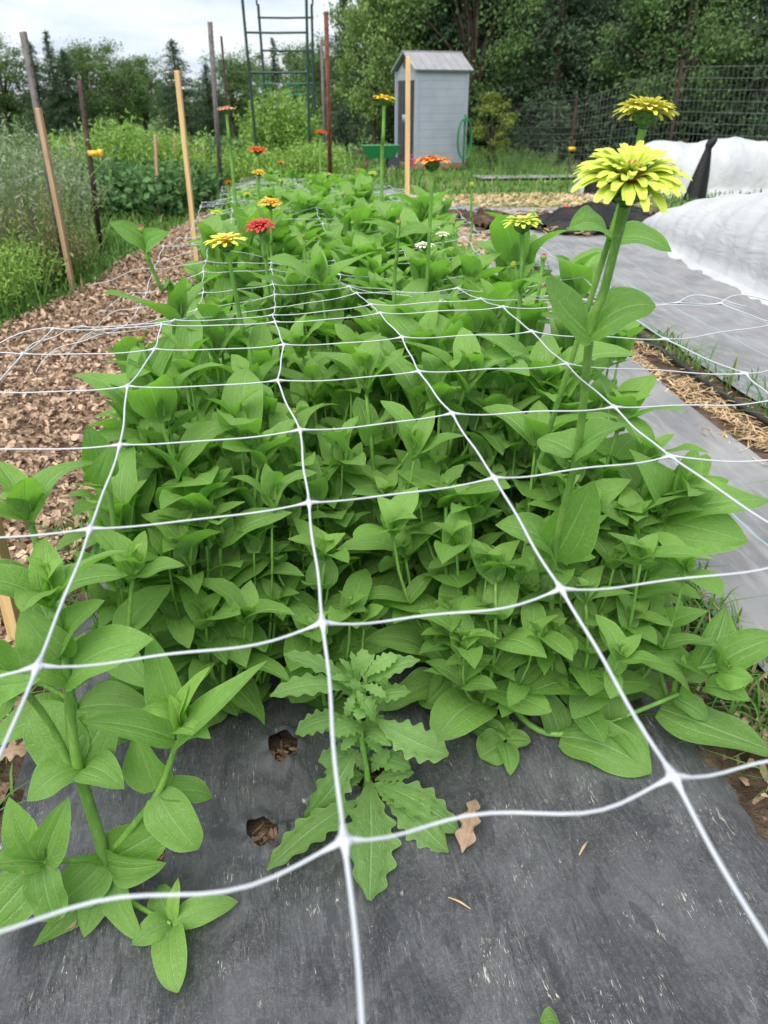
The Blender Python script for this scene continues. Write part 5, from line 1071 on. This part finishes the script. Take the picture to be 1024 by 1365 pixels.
# --- serrated weed in the gap
SHAPES['weed'] = np.array([.10, .13, .40, .82, 1.0, .80, .50, .10])
wd_ = dict(lobes=(.30, 6.3), shape='weed', nu=72, nv=9, wave=.06)
def wl(b, tp_, w_, **kw): k_ = dict(wd_); k_.update(kw); return (A_(*b), A_(*tp_), w_ * 1.02, k_)
hero((.085, .915), 'jagged leaved weed growing through a planting hole at the front of the bed', [([(.085, .915, -.03), A_(490, 1040, .905), A_(482, 985, .91), A_(474, 935, .92), A_(470, 905, .925)], .0058, .0036)], [
    wl((492, 1040, .90), (492, 1200, .775), .086, arch=.06, fold=.15, n=UPC), wl((500, 1046, .90), (614, 1112, .85), .066, arch=.14, fold=.2), wl((512, 1062, .90), (598, 1136, .83), .056, arch=.08, fold=.15, t=.1), wl((474, 1000, .905), (406, 1092, .86), .066, arch=.16, fold=.2, n=UPC), wl((480, 1066, .895), (356, 1160, .80), .062, arch=.10, fold=.15),
    wl((500, 958, .91), (598, 1006, .86), .055, arch=.18, fold=.2, n=UPC), wl((470, 922, .92), (360, 928, .88), .042, arch=.18, fold=.3), wl((470, 912, .925), (378, 872, .92), .032, arch=.1, fold=.3), wl((468, 960, .915), (394, 978, .89), .042, arch=.2, fold=.2, t=.2), wl((480, 915, .925), (560, 880, .92), .042, arch=.12, fold=.3),
    wl((474, 925, .92), (500, 962, .88), .03, arch=.3, fold=.3), wl((476, 908, .925), (468, 868, .925), .012, fold=.6, young=.7), wl((472, 908, .925), (452, 878, .92), .013, fold=.6, young=.7), wl((478, 910, .925), (500, 872, .93), .014, fold=.6, young=.6), wl((470, 910, .92), (440, 905, .90), .016, fold=.5, young=.6), wl((476, 920, .915), (462, 955, .89), .016, arch=.2, young=.5), wl((480, 915, .915), (515, 930, .89), .018, arch=.2, young=.5), wl((474, 916, .912), (484, 945, .89), .014, arch=.2, young=.6),
    wl((500, 1040, .90), (552, 1030, .89), .036, arch=.1, young=.2), wl((496, 1046, .895), (540, 1060, .865), .034, arch=.1, young=.3), wl((486, 1034, .90), (432, 1030, .88), .036, arch=.1, t=.2), wl((488, 1030, .90), (462, 1000, .90), .026, young=.3), wl((496, 1030, .90), (520, 1000, .90), .026, young=.3), wl((500, 1052, .893), (545, 1082, .855), .03, arch=.1, young=.3), wl((484, 1036, .90), (455, 1052, .87), .026, young=.3), wl((482, 980, .905), (455, 1000, .88), .02, arch=.2, young=.4), wl((484, 985, .905), (510, 1005, .885), .02, arch=.2, young=.4),
    *[(np.array([.09, .91, z]), np.array([.09 + L * math.cos(a), .91 + L * math.sin(a) * .8, z + L * e]), L * .55, dict(wd_, arch=.14, fold=.25, young=yg)) for a, L, z, e, yg in [(.4, .085, .07, .25, .1), (1.3, .09, .06, .2, 0), (2.4, .085, .07, .3, .1), (3.3, .08, .05, .2, 0), (5.7, .08, .05, .1, .1), (.9, .075, .13, .4, .2), (2.0, .075, .15, .45, .2), (3.7, .07, .12, .3, .2), (5.2, .07, .11, .2, .3), (6.0, .07, .17, .4, .3), (4.4, .055, .16, .3, .4), (2.9, .06, .19, .5, .4), (1.6, .05, .21, .7, .5), (.1, .05, .22, .7, .6)]]], 37,
    group=None, name='serrated_weed', mat='weed_leaf', cat='weed')

# --- the rest of the bed, one plant per planting hole
gp = np.random.default_rng(77); cnt = 0
SPOTS = []
y = 1.15
while y < 8.3:
    near = y < 1.6
    cols = [-.27, -.18, -.053, .115, .283, .45, .585] if near else [-.215, -.06, .10, .26, .42, .545] if y < 3.2 else [-.205, -.06, .085, .23, .375, .50] if y < 5 else [-.19, -.02, .15, .32, .48]
    for c_, x in enumerate(cols):
        if y < 1.2 and c_ in (0, 3): continue
        if near and c_ == 6 and y < 1.3: continue
        SPOTS.append((x, y, c_ == 0, c_ == len(cols) - 1 or (near and c_ == 5), 0))
    y += .168 if y < 3.2 else .20 if y < 5 else .24
SPOTS += [(x, y, False, False, 1) for x, y in [(-.15, 1.10), (.03, 1.22), (.03, 1.08), (.30, 1.12), (.36, 1.22), (.20, 1.27), (.47, 1.08), (-.13, 1.24), (.50, 1.26), (-.23, 1.13), (.36, 1.36), (.54, 1.18), (.46, 1.0), (.55, 1.04), (.66, 1.20), (.64, 1.38), (.30, 1.02)]]
SPOTS += [(.46, 1.40, False, True, 2), (.43, 1.27, False, True, 2), (.55, 1.25, False, True, 2)]
for x, y, lft, rgt, low in SPOTS:
    xx, yy = x + gp.normal(0, .014), y + gp.normal(0, .018)
    if not low and any((xx - a) ** 2 + (yy - b) ** 2 < .072 ** 2 for a, b in ALL_FEET): continue
    h = canopy(yy) * np.clip(gp.normal(.98, .12), .74, 1.16) + (.05 if rgt and y < 2.1 else 0)
    if lft: h *= .88
    if low: h = gp.uniform(.30, .42)
    if low == 2: h = gp.uniform(.53, .60); rgt = True
    if low == 1: nm = 'short bushy zinnia without bloom, low among the front plants'
    elif lft: nm = 'leafy green zinnia without bloom in the leftmost row, against the bark path'
    elif rgt: nm = 'leafy green zinnia without bloom in the rightmost row, against the grey path'
    elif y < 2.1: nm = 'leafy green zinnia without bloom in the inner rows of the near half'
    elif y < 4: nm = 'leafy green zinnia without bloom in the inner rows of mid bed'
    else: nm = 'leafy green zinnia without bloom far down the inner rows of the bed'
    put_plant(xx, yy, h, gp.uniform(0, 6.28), int(gp.integers(0, 12)), 'zinnia_plant', nm, 'flowerless zinnias in the netted bed', gp.uniform(1.35, 1.6) if low == 1 else 1.25 if low else gp.uniform(.95, 1.15), (gp.normal(0, .05), gp.normal(0, .05) + (.10 if rgt and y < 2.2 else 0))); cnt += 1
print('flowerless plants', cnt)

# --- dead leaves and scraps on the film
k = NT('dead_leaf'); t = k.tint(); sp = k.n('SeparateXYZ', {0: k.uv()}); s_ = k.math('ABSOLUTE', k.math('MULTIPLY_ADD', sp.outputs[1], 2.0, -1.0))
c = k.mix(k.noise(k.obj(), 60, 3).outputs[0], (.17, .11, .07), (.37, .27, .19)); c = k.mix(k.smooth(s_, .08, .0, 0, .5), c, (.18, .10, .05)); M['dead_leaf'] = k.finish(k.pbr(c, .8, .15))
SHAPES['oak'] = np.array([.08, .22, .62, .75, 1.0, .8, .55, .1])
def dead(px, py, tx, ty, w_, z, label, seed):
    a, b = zat(px, py, z), zat(tx, ty, z); a[2] = max(.012, z); b[2] = max(.016, z); mb = MB(); leaf(mb, np.zeros(3), b - a, ZU, w_, arch=.12, fold=.15, wave=.12, shape='oak', lobes=(.55, 3.2), nu=46, nv=9, rng=np.random.default_rng(seed))
    tag(mb.build('dead_leaf', M['dead_leaf'], None, a), label, 'dead leaf', 'dry fallen leaves')
dead(634, 1066, 616, 1138, .040, .014, 'curled brown oak leaf on the film right of the jagged weed', 1)
dead(-6, 1010, 40, 1000, .06, .02, 'pale brown leaf at the left border beside the corner plant', 2)
dead(288, 880, 318, 862, .05, .014, 'brown leaf on the film behind the near left shoots', 3)
dead(75, 1245, 160, 1180, .05, .014, 'brown leaf half hidden under the near left corner plant', 4)
dead(500, 985, 520, 965, .045, .014, 'brown leaf behind the stem of the jagged weed', 5)
M['twig'] = plain('dry_twig', (.45, .33, .20), .8, .2, .2)
for px, py, tx, ty, rr, lb in ((772, 1140, 783, 1122, .0022, 'small brown seed husk on the bare black film'), (598, 1196, 628, 1212, .0016, 'pale straw splinter on the film right of centre'), (422, 1114, 480, 1094, .0014, 'thin dry straw under the jagged weed')):
    a, b = zat(px, py, .012), zat(tx, ty, .012); mb = MB(); mb.tube(bez([np.zeros(3), (b - a) * .5 + ZU * .003, b - a], 6), [rr * q for q in np.linspace(.5, 1, 4)] + [rr * q for q in np.linspace(.9, .3, len(bez([np.zeros(3), (b - a) * .5, b - a], 6)) - 4)], 6)
    tag(mb.build('plant_scrap', M['twig'], None, a), lb, 'plant scrap')
p_ = zat(745, 1362, .02); mb = MB(); leaf(mb, np.zeros(3), zat(720, 1362, .03) - p_, ZU, .03, fold=.2); tag(mb.build('fallen_leaf', M['leaf'], None, p_), 'small green leaf lying on the film at the bottom edge', 'leaf')
